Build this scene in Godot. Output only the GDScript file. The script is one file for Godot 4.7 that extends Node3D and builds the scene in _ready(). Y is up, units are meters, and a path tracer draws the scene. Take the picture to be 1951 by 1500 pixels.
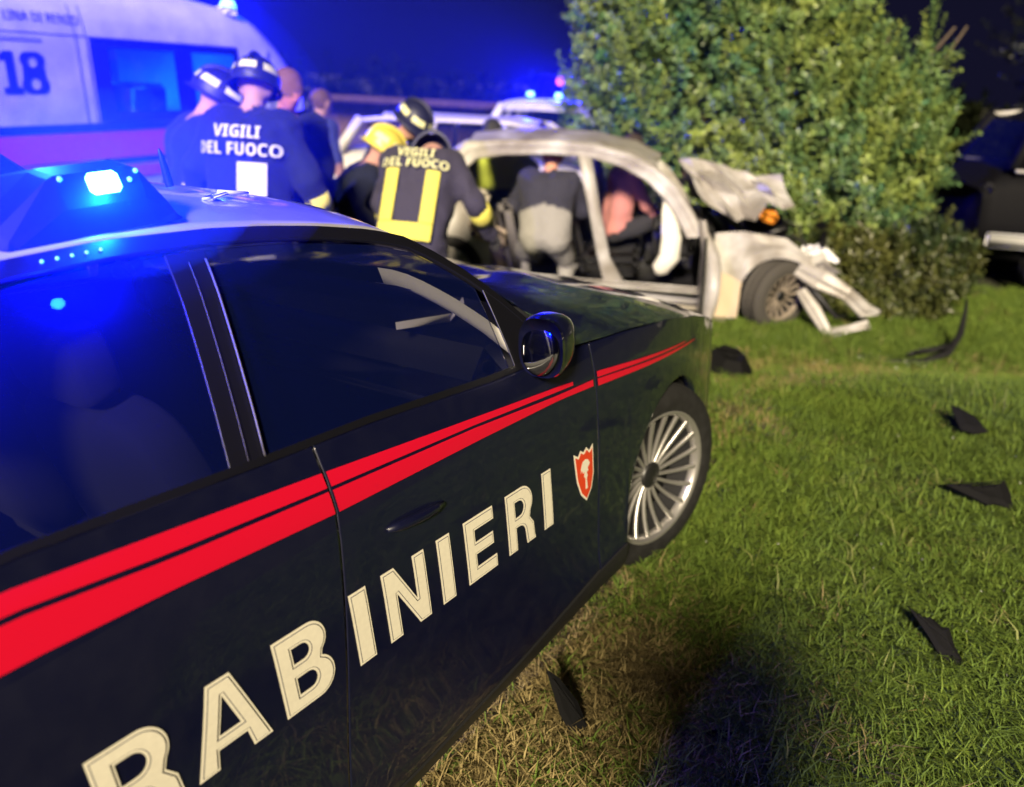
extends Node3D

const CAM_POS := Vector3(0, 1.65, 0)
var M := {}
var rng := RandomNumberGenerator.new()

func _ready():
	rng.seed = 4711
	# ---- camera
	var cam := Camera3D.new()
	cam.name = "camera"
	var p := deg_to_rad(20.5)
	var r := deg_to_rad(3.0)
	var fw := Vector3(0, -sin(p), -cos(p))
	var up0 := Vector3(0, cos(p), -sin(p))
	var rt := Vector3(cos(r), 0, 0) + up0 * sin(r)
	var up := up0 * cos(r) - Vector3(sin(r), 0, 0)
	cam.transform = Transform3D(Basis(rt, up, -fw), CAM_POS)
	var ca := CameraAttributesPhysical.new()
	ca.frustum_focal_length = 25.9
	ca.exposure_aperture = 1.65
	ca.frustum_focus_distance = 1.85
	ca.auto_exposure_enabled = false
	ca.frustum_far = 400.0
	cam.attributes = ca
	add_child(cam)
	cam.fov = 49.71
	cam.far = 400.0
	cam.near = 0.05
	cam.current = true
	# ---- night sky, a little blue in the air over the emergency vehicles to the left
	var env := Environment.new()
	env.background_mode = Environment.BG_SKY
	var sky := Sky.new()
	var pano := PanoramaSkyMaterial.new()
	pano.panorama = night_sky()
	sky.sky_material = pano
	env.sky = sky
	env.background_energy_multiplier = 1.0
	env.tonemap_mode = Environment.TONE_MAPPER_LINEAR
	env.tonemap_exposure = 1.78
	env.volumetric_fog_enabled = true
	env.volumetric_fog_density = 0.0
	env.sdfgi_enabled = true
	env.ssao_enabled = true
	env.ssil_enabled = true
	var we := WorldEnvironment.new()
	we.name = "environment"
	we.environment = env
	add_child(we)
	# ---- the scene's flood of warm white light, from behind the camera
	var sun := DirectionalLight3D.new()
	sun.name = "flood"
	sun.light_energy = 1.5
	sun.light_color = Color(1.0, 0.93, 0.80)
	sun.light_angular_distance = 7.0
	sun.shadow_enabled = true
	var az := deg_to_rad(10.0)
	var el := deg_to_rad(26.0)
	var dir := Vector3(sin(az) * cos(el), -sin(el), -cos(az) * cos(el))
	sun.transform = Transform3D(Basis.looking_at(dir, Vector3.UP), Vector3(0, 8, 8))
	add_child(sun)
	make_materials()
	build_ground()
	build_background()
	build_bush()
	build_police_car()
	build_ambulance()
	build_wreck()
	build_people()
	build_debris()
	build_grass()
	build_glow_haze()

func night_sky() -> ImageTexture:
	var w := 512
	var h := 256
	var im := Image.create(w, h, false, Image.FORMAT_RGBAF)
	for y in h:
		var el := (0.5 - (y + 0.5) / h) * PI
		for x in w:
			# direction of this texel
			var ph := (x + 0.5) / w * TAU
			var d := Vector3(sin(ph), 0, -cos(ph)) * cos(el) + Vector3(0, sin(el), 0)
			# air lit blue over the vehicles, ahead and left of here
			var c := d.dot(Vector3(-0.34, 0.10, -0.94).normalized())
			var k := exp(-pow(acos(clampf(c, -1, 1)) / 0.50, 2.0))
			var low := exp(-pow(maxf(el, 0.0) / 0.5, 2.0))
			var col := Color(0.0034, 0.0032, 0.0095) * (0.5 + 0.5 * low) + Color(0.0003, 0.0005, 0.012) * k
			im.set_pixel(x, y, Color(col.r, col.g, col.b, 1))
	return ImageTexture.create_from_image(im)

# ------------------------------------------------------------------ helpers
func numbered(called: String, parent: Node) -> String:
	if not parent.has_node(called):
		return called
	var i := 1
	while parent.has_node("%s_%03d" % [called, i]):
		i += 1
	return "%s_%03d" % [called, i]

func thing(called: String, label: String, category: String, xf := Transform3D(), group := "") -> Node3D:
	var o := Node3D.new()
	o.name = numbered(called, self)
	o.transform = xf
	add_child(o, true)
	tag(o, label, category, group)
	return o

func tag(o: Node, label: String, category: String, group := "") -> void:
	o.set_meta("label", label)
	o.set_meta("category", category)
	if group:
		o.set_meta("group", group)

func mesh_node(called: String, mesh: Mesh, m: Material, parent: Node, xf := Transform3D()) -> MeshInstance3D:
	var o := MeshInstance3D.new()
	o.name = numbered(called, parent)
	o.mesh = mesh
	o.material_override = m
	o.transform = xf
	parent.add_child(o, true)
	return o

func obj(called: String, st: SurfaceTool, m: Material, parent: Node, xf := Transform3D()) -> MeshInstance3D:
	return mesh_node(called, done(st), m, parent, xf)

func begin(smooth := true) -> SurfaceTool:
	var st := SurfaceTool.new()
	st.begin(Mesh.PRIMITIVE_TRIANGLES)
	st.set_smooth_group(0 if smooth else -1)
	return st

func done(st: SurfaceTool) -> ArrayMesh:
	st.generate_normals()
	st.index()
	return st.commit()

func tri(st: SurfaceTool, a: Vector3, b: Vector3, c: Vector3) -> void:
	st.add_vertex(a)
	st.add_vertex(b)
	st.add_vertex(c)

func quad(st: SurfaceTool, a: Vector3, b: Vector3, c: Vector3, d: Vector3) -> void:
	tri(st, a, b, c)
	tri(st, a, c, d)

func grid(st: SurfaceTool, rows: Array, wrap := false) -> void:
	for i in rows.size() - 1:
		var a: PackedVector3Array = rows[i]
		var b: PackedVector3Array = rows[i + 1]
		var n := a.size()
		for j in (n if wrap else n - 1):
			var k := (j + 1) % n
			quad(st, a[j], a[k], b[k], b[j])

func cbox(st: SurfaceTool, xf: Transform3D, size: Vector3, bev := 0.01) -> void:
	var h := size * 0.5
	bev = minf(bev, minf(h.x, minf(h.y, h.z)) * 0.9)
	var P := func(s: Vector3, ax: int) -> Vector3:
		var q := Vector3.ZERO
		for k in 3:
			q[k] = s[k] * (h[k] if k == ax else h[k] - bev)
		return xf * q
	for ax in 3:
		var u := (ax + 1) % 3
		var w := (ax + 2) % 3
		for sg: float in [-1.0, 1.0]:
			var c := []
			for t in [[-1, -1], [1, -1], [1, 1], [-1, 1]]:
				var s := Vector3.ZERO
				s[ax] = sg
				s[u] = t[0]
				s[w] = t[1]
				c.append(P.call(s, ax))
			if sg > 0:
				quad(st, c[3], c[2], c[1], c[0])
			else:
				quad(st, c[0], c[1], c[2], c[3])
		# edges between face u and face w, running along ax
		for su: float in [-1.0, 1.0]:
			for sw: float in [-1.0, 1.0]:
				var s0 := Vector3.ZERO
				s0[ax] = -1
				s0[u] = su
				s0[w] = sw
				var s1 := s0
				s1[ax] = 1
				if su * sw > 0:
					quad(st, P.call(s0, u), P.call(s0, w), P.call(s1, w), P.call(s1, u))
				else:
					quad(st, P.call(s1, u), P.call(s1, w), P.call(s0, w), P.call(s0, u))
	for sx: float in [-1.0, 1.0]:
		for sy: float in [-1.0, 1.0]:
			for sz: float in [-1.0, 1.0]:
				var s := Vector3(sx, sy, sz)
				if sx * sy * sz > 0:
					tri(st, P.call(s, 2), P.call(s, 1), P.call(s, 0))
				else:
					tri(st, P.call(s, 0), P.call(s, 1), P.call(s, 2))

func at(p: Vector3, rot := Vector3.ZERO) -> Transform3D:
	return Transform3D(Basis.from_euler(rot), p)

func frame_along(d: Vector3) -> Basis:
	var z := d.normalized()
	var u := Vector3.UP if absf(z.y) < 0.95 else Vector3.RIGHT
	var x := u.cross(z).normalized()
	return Basis(x, z.cross(x), z)

func soft_box(st: SurfaceTool, xf: Transform3D, size: Vector3, e := 0.45) -> void:
	# a padded block
	var rows := []
	var P := func(v: float) -> float: return signf(v) * pow(absf(v), e)
	for i in 13:
		var la := lerpf(-PI / 2, PI / 2, i / 12.0)
		var row := PackedVector3Array()
		for kk in 24:
			var a := TAU * kk / 24
			row.append(xf * (Vector3(P.call(cos(a)) * P.call(cos(la)), P.call(sin(la)), P.call(sin(a)) * P.call(cos(la))) * size * 0.5))
		rows.append(row)
	grid(st, rows, true)

func tube(st: SurfaceTool, pts: Array, radii: Array, sides := 8, flat := 1.0) -> void:
	var rows := []
	var x := Vector3.ZERO
	for i in pts.size():
		var d: Vector3 = (pts[mini(i + 1, pts.size() - 1)] - pts[maxi(i - 1, 0)]).normalized()
		if i == 0:
			x = frame_along(d).x
		x = (x - d * x.dot(d)).normalized()
		var y := d.cross(x)
		var row := PackedVector3Array()
		var rad: float = radii[mini(i, radii.size() - 1)]
		for k in sides:
			var a := TAU * k / sides
			row.append(pts[i] + x * cos(a) * rad + y * sin(a) * rad * flat)
		rows.append(row)
	grid(st, rows, true)
	for e in [0, rows.size() - 1]:
		var c: Vector3 = pts[e]
		for k in sides:
			if e == 0:
				tri(st, c, rows[e][(k + 1) % sides], rows[e][k])
			else:
				tri(st, c, rows[e][k], rows[e][(k + 1) % sides])

func lathe(st: SurfaceTool, prof: Array, segs: int, xf := Transform3D()) -> void:
	# prof: Vector2(radius, along local z)
	var rows := []
	for q: Vector2 in prof:
		var row := PackedVector3Array()
		for k in segs:
			var a := TAU * k / segs
			row.append(xf * Vector3(cos(a) * q.x, sin(a) * q.x, q.y))
		rows.append(row)
	grid(st, rows, true)

func ellipsoid(st: SurfaceTool, xf: Transform3D, rad: Vector3, segs := 16, v0 := -1.0, v1 := 1.0) -> void:
	var rows := []
	var n := segs / 2
	for i in n + 1:
		var la := lerpf(asin(v0), asin(v1), float(i) / n)
		var row := PackedVector3Array()
		for k in segs:
			var a := TAU * k / segs
			row.append(xf * (Vector3(cos(a) * cos(la), sin(la), sin(a) * cos(la)) * rad))
		rows.append(row)
	grid(st, rows, true)

func prism(st: SurfaceTool, poly: PackedVector2Array, z0: float, z1: float, xf := Transform3D()) -> void:
	var ix := Geometry2D.triangulate_polygon(poly)
	for i in range(0, ix.size(), 3):
		var a := poly[ix[i]]
		var b := poly[ix[i + 1]]
		var c := poly[ix[i + 2]]
		tri(st, xf * Vector3(a.x, a.y, z1), xf * Vector3(c.x, c.y, z1), xf * Vector3(b.x, b.y, z1))
		tri(st, xf * Vector3(a.x, a.y, z0), xf * Vector3(b.x, b.y, z0), xf * Vector3(c.x, c.y, z0))
	for i in poly.size():
		var a := poly[i]
		var b := poly[(i + 1) % poly.size()]
		quad(st, xf * Vector3(a.x, a.y, z0), xf * Vector3(b.x, b.y, z0), xf * Vector3(b.x, b.y, z1), xf * Vector3(a.x, a.y, z1))

# flat print: fills even-odd outlines with strips, then lays them on a surface through the callable
func strips(st: SurfaceTool, polys: Array, lay: Callable, step := 0.05) -> void:
	var ys := []
	for poly: PackedVector2Array in polys:
		for q in poly:
			ys.append(q.y)
	ys.sort()
	var cuts := [ys[0]]
	for y: float in ys:
		while y - cuts[-1] > step:
			cuts.append(cuts[-1] + step)
		if y - cuts[-1] > 0.0004:
			cuts.append(y)
	for i in cuts.size() - 1:
		var ya: float = cuts[i]
		var yb: float = cuts[i + 1]
		var ym := (ya + yb) * 0.5
		var hits := []
		for poly: PackedVector2Array in polys:
			for k in poly.size():
				var a := poly[k]
				var b := poly[(k + 1) % poly.size()]
				if (a.y > ym) != (b.y > ym):
					var s := (b.x - a.x) / (b.y - a.y)
					hits.append([a.x + (ym - a.y) * s, a.x + (ya - a.y) * s, a.x + (yb - a.y) * s])
		hits.sort_custom(func(l, rr): return l[0] < rr[0])
		for k in range(0, hits.size() - 1, 2):
			quad(st, lay.call(Vector2(hits[k][1], ya)), lay.call(Vector2(hits[k][2], yb)), lay.call(Vector2(hits[k + 1][2], yb)), lay.call(Vector2(hits[k + 1][1], ya)))

func lin(r: float, g: float, b: float) -> Color:
	return Color(r, g, b).linear_to_srgb()

func mat(key: String, r: float, g: float, b: float, rough := 0.6, metal := 0.0) -> StandardMaterial3D:
	var m := StandardMaterial3D.new()
	m.resource_name = key
	m.albedo_color = lin(r, g, b)
	m.roughness = rough
	m.metallic = metal
	M[key] = m
	return m

func noise_tex(freq: float, lo: Color, hi: Color, sd := 1, size := 512, octaves := 4, normal := false) -> NoiseTexture2D:
	var n := FastNoiseLite.new()
	n.seed = sd
	n.noise_type = FastNoiseLite.TYPE_SIMPLEX_SMOOTH
	n.frequency = freq
	n.fractal_octaves = octaves
	var t := NoiseTexture2D.new()
	t.width = size
	t.height = size
	t.seamless = true
	t.noise = n
	if normal:
		t.as_normal_map = true
		t.bump_strength = 4.0
	else:
		var g := Gradient.new()
		g.set_color(0, lo)
		g.set_color(1, hi)
		t.color_ramp = g
	return t

func tri_tex(m: StandardMaterial3D, t: Texture2D, scale: float, world := false) -> void:
	m.albedo_texture = t
	m.uv1_triplanar = true
	m.uv1_world_triplanar = world
	m.uv1_scale = Vector3.ONE * scale

func cloth(key: String, r: float, g: float, b: float) -> StandardMaterial3D:
	var m := mat(key, r, g, b, 0.9)
	m.rim_enabled = true
	m.rim = 0.06
	m.rim_tint = 0.5
	m.uv1_triplanar = true
	m.uv1_scale = Vector3.ONE * 2.5
	m.heightmap_enabled = false
	m.normal_enabled = true
	m.normal_texture = M["cloth_normal"]
	m.normal_scale = 0.8
	return m

func make_materials() -> void:
	M["cloth_normal"] = noise_tex(0.012, Color.BLACK, Color.WHITE, 21, 256, 3, true)
	var dust := noise_tex(0.01, Color(0.82, 0.82, 0.82), Color.WHITE, 5, 512, 5)
	var paint := mat("navy_paint", 0.0035, 0.0045, 0.022, 0.28)
	paint.clearcoat_enabled = true
	paint.clearcoat = 1.0
	paint.clearcoat_roughness = 0.04
	paint.roughness_texture = noise_tex(0.02, Color(0.55, 0.55, 0.55), Color.WHITE, 41, 512, 5)
	paint.roughness = 0.5
	paint.uv1_triplanar = true
	paint.uv1_scale = Vector3.ONE * 1.3
	var rp := mat("roof_paint", 0.46, 0.45, 0.46, 0.3)
	rp.clearcoat_enabled = true
	rp.clearcoat = 0.8
	rp.clearcoat_roughness = 0.06
	tri_tex(rp, dust, 0.8)
	mat("black_trim", 0.005, 0.005, 0.007, 0.42)
	mat("black_plastic", 0.012, 0.012, 0.013, 0.55)
	var bs := mat("broken_plastic", 0.006, 0.006, 0.0065, 0.85)
	bs.metallic_specular = 0.25
	mat("rubber", 0.014, 0.014, 0.014, 0.8)
	tri_tex(M.rubber, noise_tex(0.03, Color(0.5, 0.48, 0.45), Color.WHITE, 15, 256, 4), 3.0)
	mat("glint_grey", 0.10, 0.095, 0.09, 0.45)
	mat("chrome", 0.7, 0.7, 0.7, 0.12, 1.0)
	mat("mirror_dark", 0.25, 0.25, 0.25, 0.05, 1.0)
	mat("alloy", 0.47, 0.455, 0.43, 0.34, 0.75)
	mat("dark_metal", 0.05, 0.05, 0.05, 0.45, 0.8)
	mat("stripe_red", 0.62, 0.004, 0.028, 0.35)
	mat("letter_cream", 0.88, 0.83, 0.66, 0.4)
	tri_tex(M.letter_cream, noise_tex(0.06, Color(0.96, 0.96, 0.96), Color.WHITE, 8, 256, 3), 4.0)
	mat("letter_line", 0.10, 0.10, 0.13, 0.5)
	mat("emblem_red", 0.72, 0.06, 0.02, 0.35)
	var gl := mat("tinted_glass", 0.004, 0.008, 0.055, 0.03)
	gl.albedo_color.a = 0.5
	gl.transparency = BaseMaterial3D.TRANSPARENCY_ALPHA
	var cg := mat("clear_glass", 0.5, 0.55, 0.6, 0.03)
	cg.albedo_color.a = 0.1
	cg.transparency = BaseMaterial3D.TRANSPARENCY_ALPHA
	mat("seat_cloth", 0.006, 0.006, 0.008, 0.95)
	mat("cabin_dark", 0.012, 0.012, 0.014, 0.7)
	mat("cabin_grey", 0.62, 0.60, 0.54, 0.6)
	var bp := mat("blue_plastic", 0.001, 0.008, 0.09, 0.5)
	mat("white_plastic", 0.75, 0.75, 0.75, 0.4)
	var wp := mat("white_van_paint", 0.82, 0.81, 0.80, 0.35)
	wp.clearcoat_enabled = true
	wp.clearcoat = 0.5
	tri_tex(wp, dust, 0.6)
	var wr := mat("wreck_paint", 0.66, 0.66, 0.66, 0.42)
	wr.clearcoat_enabled = true
	wr.clearcoat = 0.4
	tri_tex(wr, noise_tex(0.008, Color(0.50, 0.46, 0.40), Color(1.0, 1.0, 1.0), 31, 512, 6), 0.55)
	mat("wreck_inside", 0.42, 0.38, 0.30, 0.7)
	mat("airbag_cloth", 0.78, 0.76, 0.66, 0.9)
	mat("ink", 0.01, 0.012, 0.05, 0.5)
	mat("ink_grey", 0.10, 0.10, 0.16, 0.5)
	mat("van_red", 0.68, 0.03, 0.24, 0.35)
	mat("skin", 0.45, 0.24, 0.17, 0.55)
	cloth("jacket_navy", 0.008, 0.012, 0.06)
	mat("dusty_rubber", 0.055, 0.050, 0.042, 0.9)
	mat("dusty_alloy", 0.24, 0.20, 0.15, 0.7, 0.2)
	cloth("yellow_band", 0.72, 0.66, 0.10)
	cloth("silver_band", 0.72, 0.72, 0.66)
	mat("helmet_dark", 0.012, 0.014, 0.05, 0.5)
	mat("helmet_yellow", 0.75, 0.62, 0.10, 0.35)
	mat("helmet_red", 0.45, 0.03, 0.05, 0.35)
	mat("reflect_yellow", 0.80, 0.80, 0.38, 0.4)
	mat("bark", 0.10, 0.075, 0.05, 0.9)
	mat("asphalt", 0.022, 0.022, 0.024, 0.9)
	tri_tex(M.asphalt, noise_tex(0.09, Color(0.55, 0.55, 0.55), Color.WHITE, 3, 512, 5), 0.7, true)
	mat("amber", 0.8, 0.28, 0.03, 0.2)
	var dp := mat("dark_paint", 0.0025, 0.0025, 0.004, 0.7)
	dp.metallic_specular = 0.25
	mat("pale_trim", 0.55, 0.53, 0.50, 0.35)
	mat("orange_cloth", 0.7, 0.14, 0.03, 0.9)

func glow(key: String, c: Color, e: float) -> StandardMaterial3D:
	var m := mat(key, 0.3, 0.3, 0.3, 0.3)
	m.emission_enabled = true
	m.emission = c
	m.emission_energy_multiplier = e
	return m

func lamp(called: String, parent: Node, p: Vector3, c: Color, e: float, size: float) -> OmniLight3D:
	var l := OmniLight3D.new()
	l.name = numbered(called, parent)
	l.position = p
	l.light_color = c
	l.light_energy = e
	l.light_size = size
	l.omni_range = 60.0
	l.omni_attenuation = 2.0
	l.shadow_enabled = true
	parent.add_child(l, true)
	return l

func curve(xs: Array, ys: Array, x: float) -> float:
	if x <= xs[0]:
		return ys[0]
	for i in xs.size() - 1:
		if x <= xs[i + 1]:
			return lerpf(ys[i], ys[i + 1], (x - xs[i]) / (xs[i + 1] - xs[i]))
	return ys[-1]

# ------------------------------------------------------------------ police car (X forward, Y up, Z right; origin under the front axle)
const RAIL_X := [-3.15, -2.95, -2.6, -2.2, -1.79, -1.62, -1.43, -1.32, -1.21, -1.08, -1.0, -0.935, -0.865, -0.793, -0.709, -0.62]
const RAIL_Y := [1.085, 1.20, 1.315, 1.372, 1.390, 1.390, 1.378, 1.365, 1.348, 1.321, 1.295, 1.254, 1.201, 1.136, 1.045, 0.962]
const SIDE_Y := [0.08, 0.14, 0.19, 0.24, 0.30, 0.45, 0.55, 0.70, 0.82, 0.90, 0.965, 1.0, 1.10, 1.2, 1.3, 1.38, 1.42]
const SIDE_Z := [0.87, 0.90, 0.925, 0.930, 0.918, 0.915, 0.915, 0.91, 0.90, 0.888, 0.865, 0.85, 0.80, 0.745, 0.685, 0.62, 0.55]

func side_z(x: float, y: float) -> float:
	var z := curve(SIDE_Y, SIDE_Z, y)
	if x > -0.3:
		z -= 0.15 * (x + 0.3) * (x + 0.3)
	if x < -2.5:
		z -= 0.07 * (x + 2.5) * (x + 2.5)
	return z

func smooth_side_z(x: float, y: float) -> float:
	var s := 0.0
	for k in [-0.03, -0.015, 0.0, 0.015, 0.03]:
		s += side_z(x, y + k)
	return s / 5.0

func on_side(x: float, y: float, out := 0.0) -> Vector3:
	var e := 0.01
	var z := smooth_side_z(x, y)
	if out == 0.0:
		return Vector3(x, y, z)
	var n := Vector3(-(smooth_side_z(x + e, y) - z) / e, -(smooth_side_z(x, y + e) - z) / e, 1).normalized()
	return Vector3(x, y, z) + n * out

func belt(x: float) -> float:
	return curve([-3.3, -1.95, -1.55, -1.3, -0.93, -0.6, -0.3, 0.0, 0.3, 0.5, 0.64], [1.07, 1.048, 1.018, 1.002, 0.966, 0.945, 0.915, 0.872, 0.80, 0.74, 0.68], x)

func rail(x: float) -> float:
	return curve(RAIL_X, RAIL_Y, x)

func arch(x: float, low: float) -> float:
	for c in [[0.035, 0.30, 0.355], [-2.66, 0.30, 0.355]]:
		var d: float = absf(x - c[0])
		if d < c[2]:
			return maxf(low, c[1] + sqrt(c[2] * c[2] - d * d))
	return low

func gap_x(y: float) -> float:
	return -1.45 - 0.12 * clampf(0.9 - y, 0.0, 0.7)

# one piece of body side between two edges and two heights, with its rims turned in
func side_piece(xl: Callable, xr: Callable, lo: Callable, hi: Callable, nu: int, nv: int, out := 0.0, rim := 0.014, us := []) -> SurfaceTool:
	var st := begin()
	var rows := []
	var u_list := us.duplicate()
	if u_list.is_empty():
		for i in nu + 1:
			u_list.append(float(i) / nu)
	u_list.insert(1, 0.004)
	u_list.insert(u_list.size() - 1, 0.996)
	u_list.push_front(-1.0)
	u_list.push_back(2.0)
	var v_list := [-1.0, 0.0, 0.008]
	for j in range(1, nv):
		v_list.append(float(j) / nv)
	v_list.append_array([0.992, 1.0, 2.0])
	for i in u_list.size():
		var u: float = clampf(u_list[i], 0, 1)
		var row := PackedVector3Array()
		for vv: float in v_list:
			var v := clampf(vv, 0, 1)
			var x: float = lerpf(xl.call(0.6), xr.call(0.6), u)
			var y: float = lerpf(lo.call(x), hi.call(x), v)
			x = lerpf(xl.call(y), xr.call(y), u)
			y = lerpf(lo.call(x), hi.call(x), v)
			var edge: bool = u_list[i] < 0 or u_list[i] > 1 or vv < 0 or vv > 1
			row.append(on_side(x, y, out - (rim if edge else 0.0)))
		rows.append(row)
	grid(st, rows)
	return st

func both(called: String, st: SurfaceTool, m: Material, parent: Node3D) -> MeshInstance3D:
	# the piece and its mirror image on the far side
	var me := done(st)
	var o := mesh_node(called, me, m, parent)
	mesh_node(called, mirrored(me), m, parent)
	return o

func mirrored(me: ArrayMesh) -> ArrayMesh:
	var a := me.surface_get_arrays(0)
	var v: PackedVector3Array = a[Mesh.ARRAY_VERTEX]
	var n: PackedVector3Array = a[Mesh.ARRAY_NORMAL]
	var ix: PackedInt32Array = a[Mesh.ARRAY_INDEX]
	for i in v.size():
		v[i].z = -v[i].z
		n[i].z = -n[i].z
	for i in range(0, ix.size(), 3):
		var t := ix[i]
		ix[i] = ix[i + 1]
		ix[i + 1] = t
	var b := []
	b.resize(Mesh.ARRAY_MAX)
	b[Mesh.ARRAY_VERTEX] = v
	b[Mesh.ARRAY_NORMAL] = n
	b[Mesh.ARRAY_INDEX] = ix
	var r := ArrayMesh.new()
	r.add_surface_from_arrays(Mesh.PRIMITIVE_TRIANGLES, b)
	return r

func kc(v: float) -> Callable:
	return func(_q): return v

func hood_y(x: float, z: float) -> float:
	var zm := side_z(x, 0.85)
	var t := clampf(absf(z) / zm, 0, 1)
	var c := curve([-0.6, -0.3, 0.0, 0.4, 0.7, 0.95], [0.05, 0.065, 0.07, 0.065, 0.05, 0.03], x)
	var y := belt(x) + c * (1.0 - pow(t, 4.0))
	if x > 0.64:
		y -= (x - 0.64) * 0.25
	# two raised creases that run to the nose
	y += 0.012 * exp(-pow((absf(z) - 0.34 + 0.12 * (x + 0.3)) / 0.06, 2.0))
	y += 0.010 * exp(-pow(z / 0.12, 2.0))
	y += 0.0040 * sin(x * 11.0 + z * 5.0) * sin(z * 9.0 - x * 4.0)
	return y

func wheel(parent: Node3D, xf: Transform3D, radius := 0.322, rim_r := 0.235, spokes := 20, called := "wheel", rim_mat := "alloy", tyre_mat := "rubber") -> Node3D:
	# axle along local z, outer face at +z
	var w := Node3D.new()
	w.name = numbered(called, parent)
	w.transform = xf
	parent.add_child(w, true)
	var st := begin()
	var R := radius
	lathe(st, [Vector2(rim_r - 0.005, -0.10), Vector2(rim_r + 0.02, -0.106), Vector2(R - 0.03, -0.104), Vector2(R - 0.008, -0.092), Vector2(R, -0.07), Vector2(R, -0.03), Vector2(R - 0.006, -0.028), Vector2(R - 0.006, -0.02), Vector2(R, -0.018), Vector2(R + 0.001, 0.018), Vector2(R - 0.006, 0.02), Vector2(R - 0.006, 0.028), Vector2(R, 0.03), Vector2(R, 0.07), Vector2(R - 0.008, 0.092), Vector2(R - 0.03, 0.106), Vector2(rim_r + 0.03, 0.110), Vector2(rim_r + 0.004, 0.104), Vector2(rim_r - 0.005, 0.098)], 56)
	obj("tyre", st, M[tyre_mat], w)
	st = begin()
	lathe(st, [Vector2(rim_r - 0.006, -0.1), Vector2(rim_r - 0.022, -0.04), Vector2(rim_r - 0.018, 0.068)], 40)
	obj("rim_barrel", st, M.cabin_dark, w)
	st = begin()
	lathe(st, [Vector2(rim_r - 0.020, 0.070), Vector2(rim_r - 0.020, 0.085), Vector2(rim_r - 0.012, 0.098), Vector2(rim_r - 0.002, 0.104), Vector2(rim_r + 0.004, 0.100), Vector2(rim_r + 0.002, 0.095)], 56)
	obj("rim", st, M[rim_mat], w)
	st = begin()
	lathe(st, [Vector2(0.001, -0.01), Vector2(rim_r - 0.06, -0.01), Vector2(rim_r - 0.05, 0.0), Vector2(rim_r - 0.05, 0.012), Vector2(0.06, 0.014), Vector2(0.001, 0.016)], 40)
	obj("brake_disc", st, M.black_plastic, w)
	st = begin()
	for i in spokes:
		var st2 := begin()
		var a0 := TAU * i / spokes
		var rows := []
		var n := 6
		for j in n + 1:
			var t := float(j) / n
			var rr := lerpf(0.035, rim_r - 0.018, t)
			var a := a0 + 0.16 * t
			var hw := lerpf(0.0062, 0.0092, t) * 20.0 / spokes
			var zf := 0.062 + 0.034 * t * t
			var c := Vector3(cos(a), sin(a), 0)
			var s := Vector3(-sin(a), cos(a), 0)
			var row := PackedVector3Array()
			for q: Vector2 in [Vector2(-0.8, -0.014), Vector2(-1, -0.005), Vector2(-0.55, 0), Vector2(0.55, 0), Vector2(1, -0.005), Vector2(0.8, -0.014)]:
				row.append(c * rr + s * (hw * q.x) + Vector3(0, 0, zf + q.y))
			rows.append(row)
		grid(st2, rows, true)
		obj("spoke", st2, M[rim_mat], w)
	st = begin()
	lathe(st, [Vector2(0.046, 0.03), Vector2(0.046, 0.066), Vector2(0.036, 0.072), Vector2(0.001, 0.073)], 24)
	obj("hub_cap", st, M.dark_metal, w)
	return w

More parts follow.
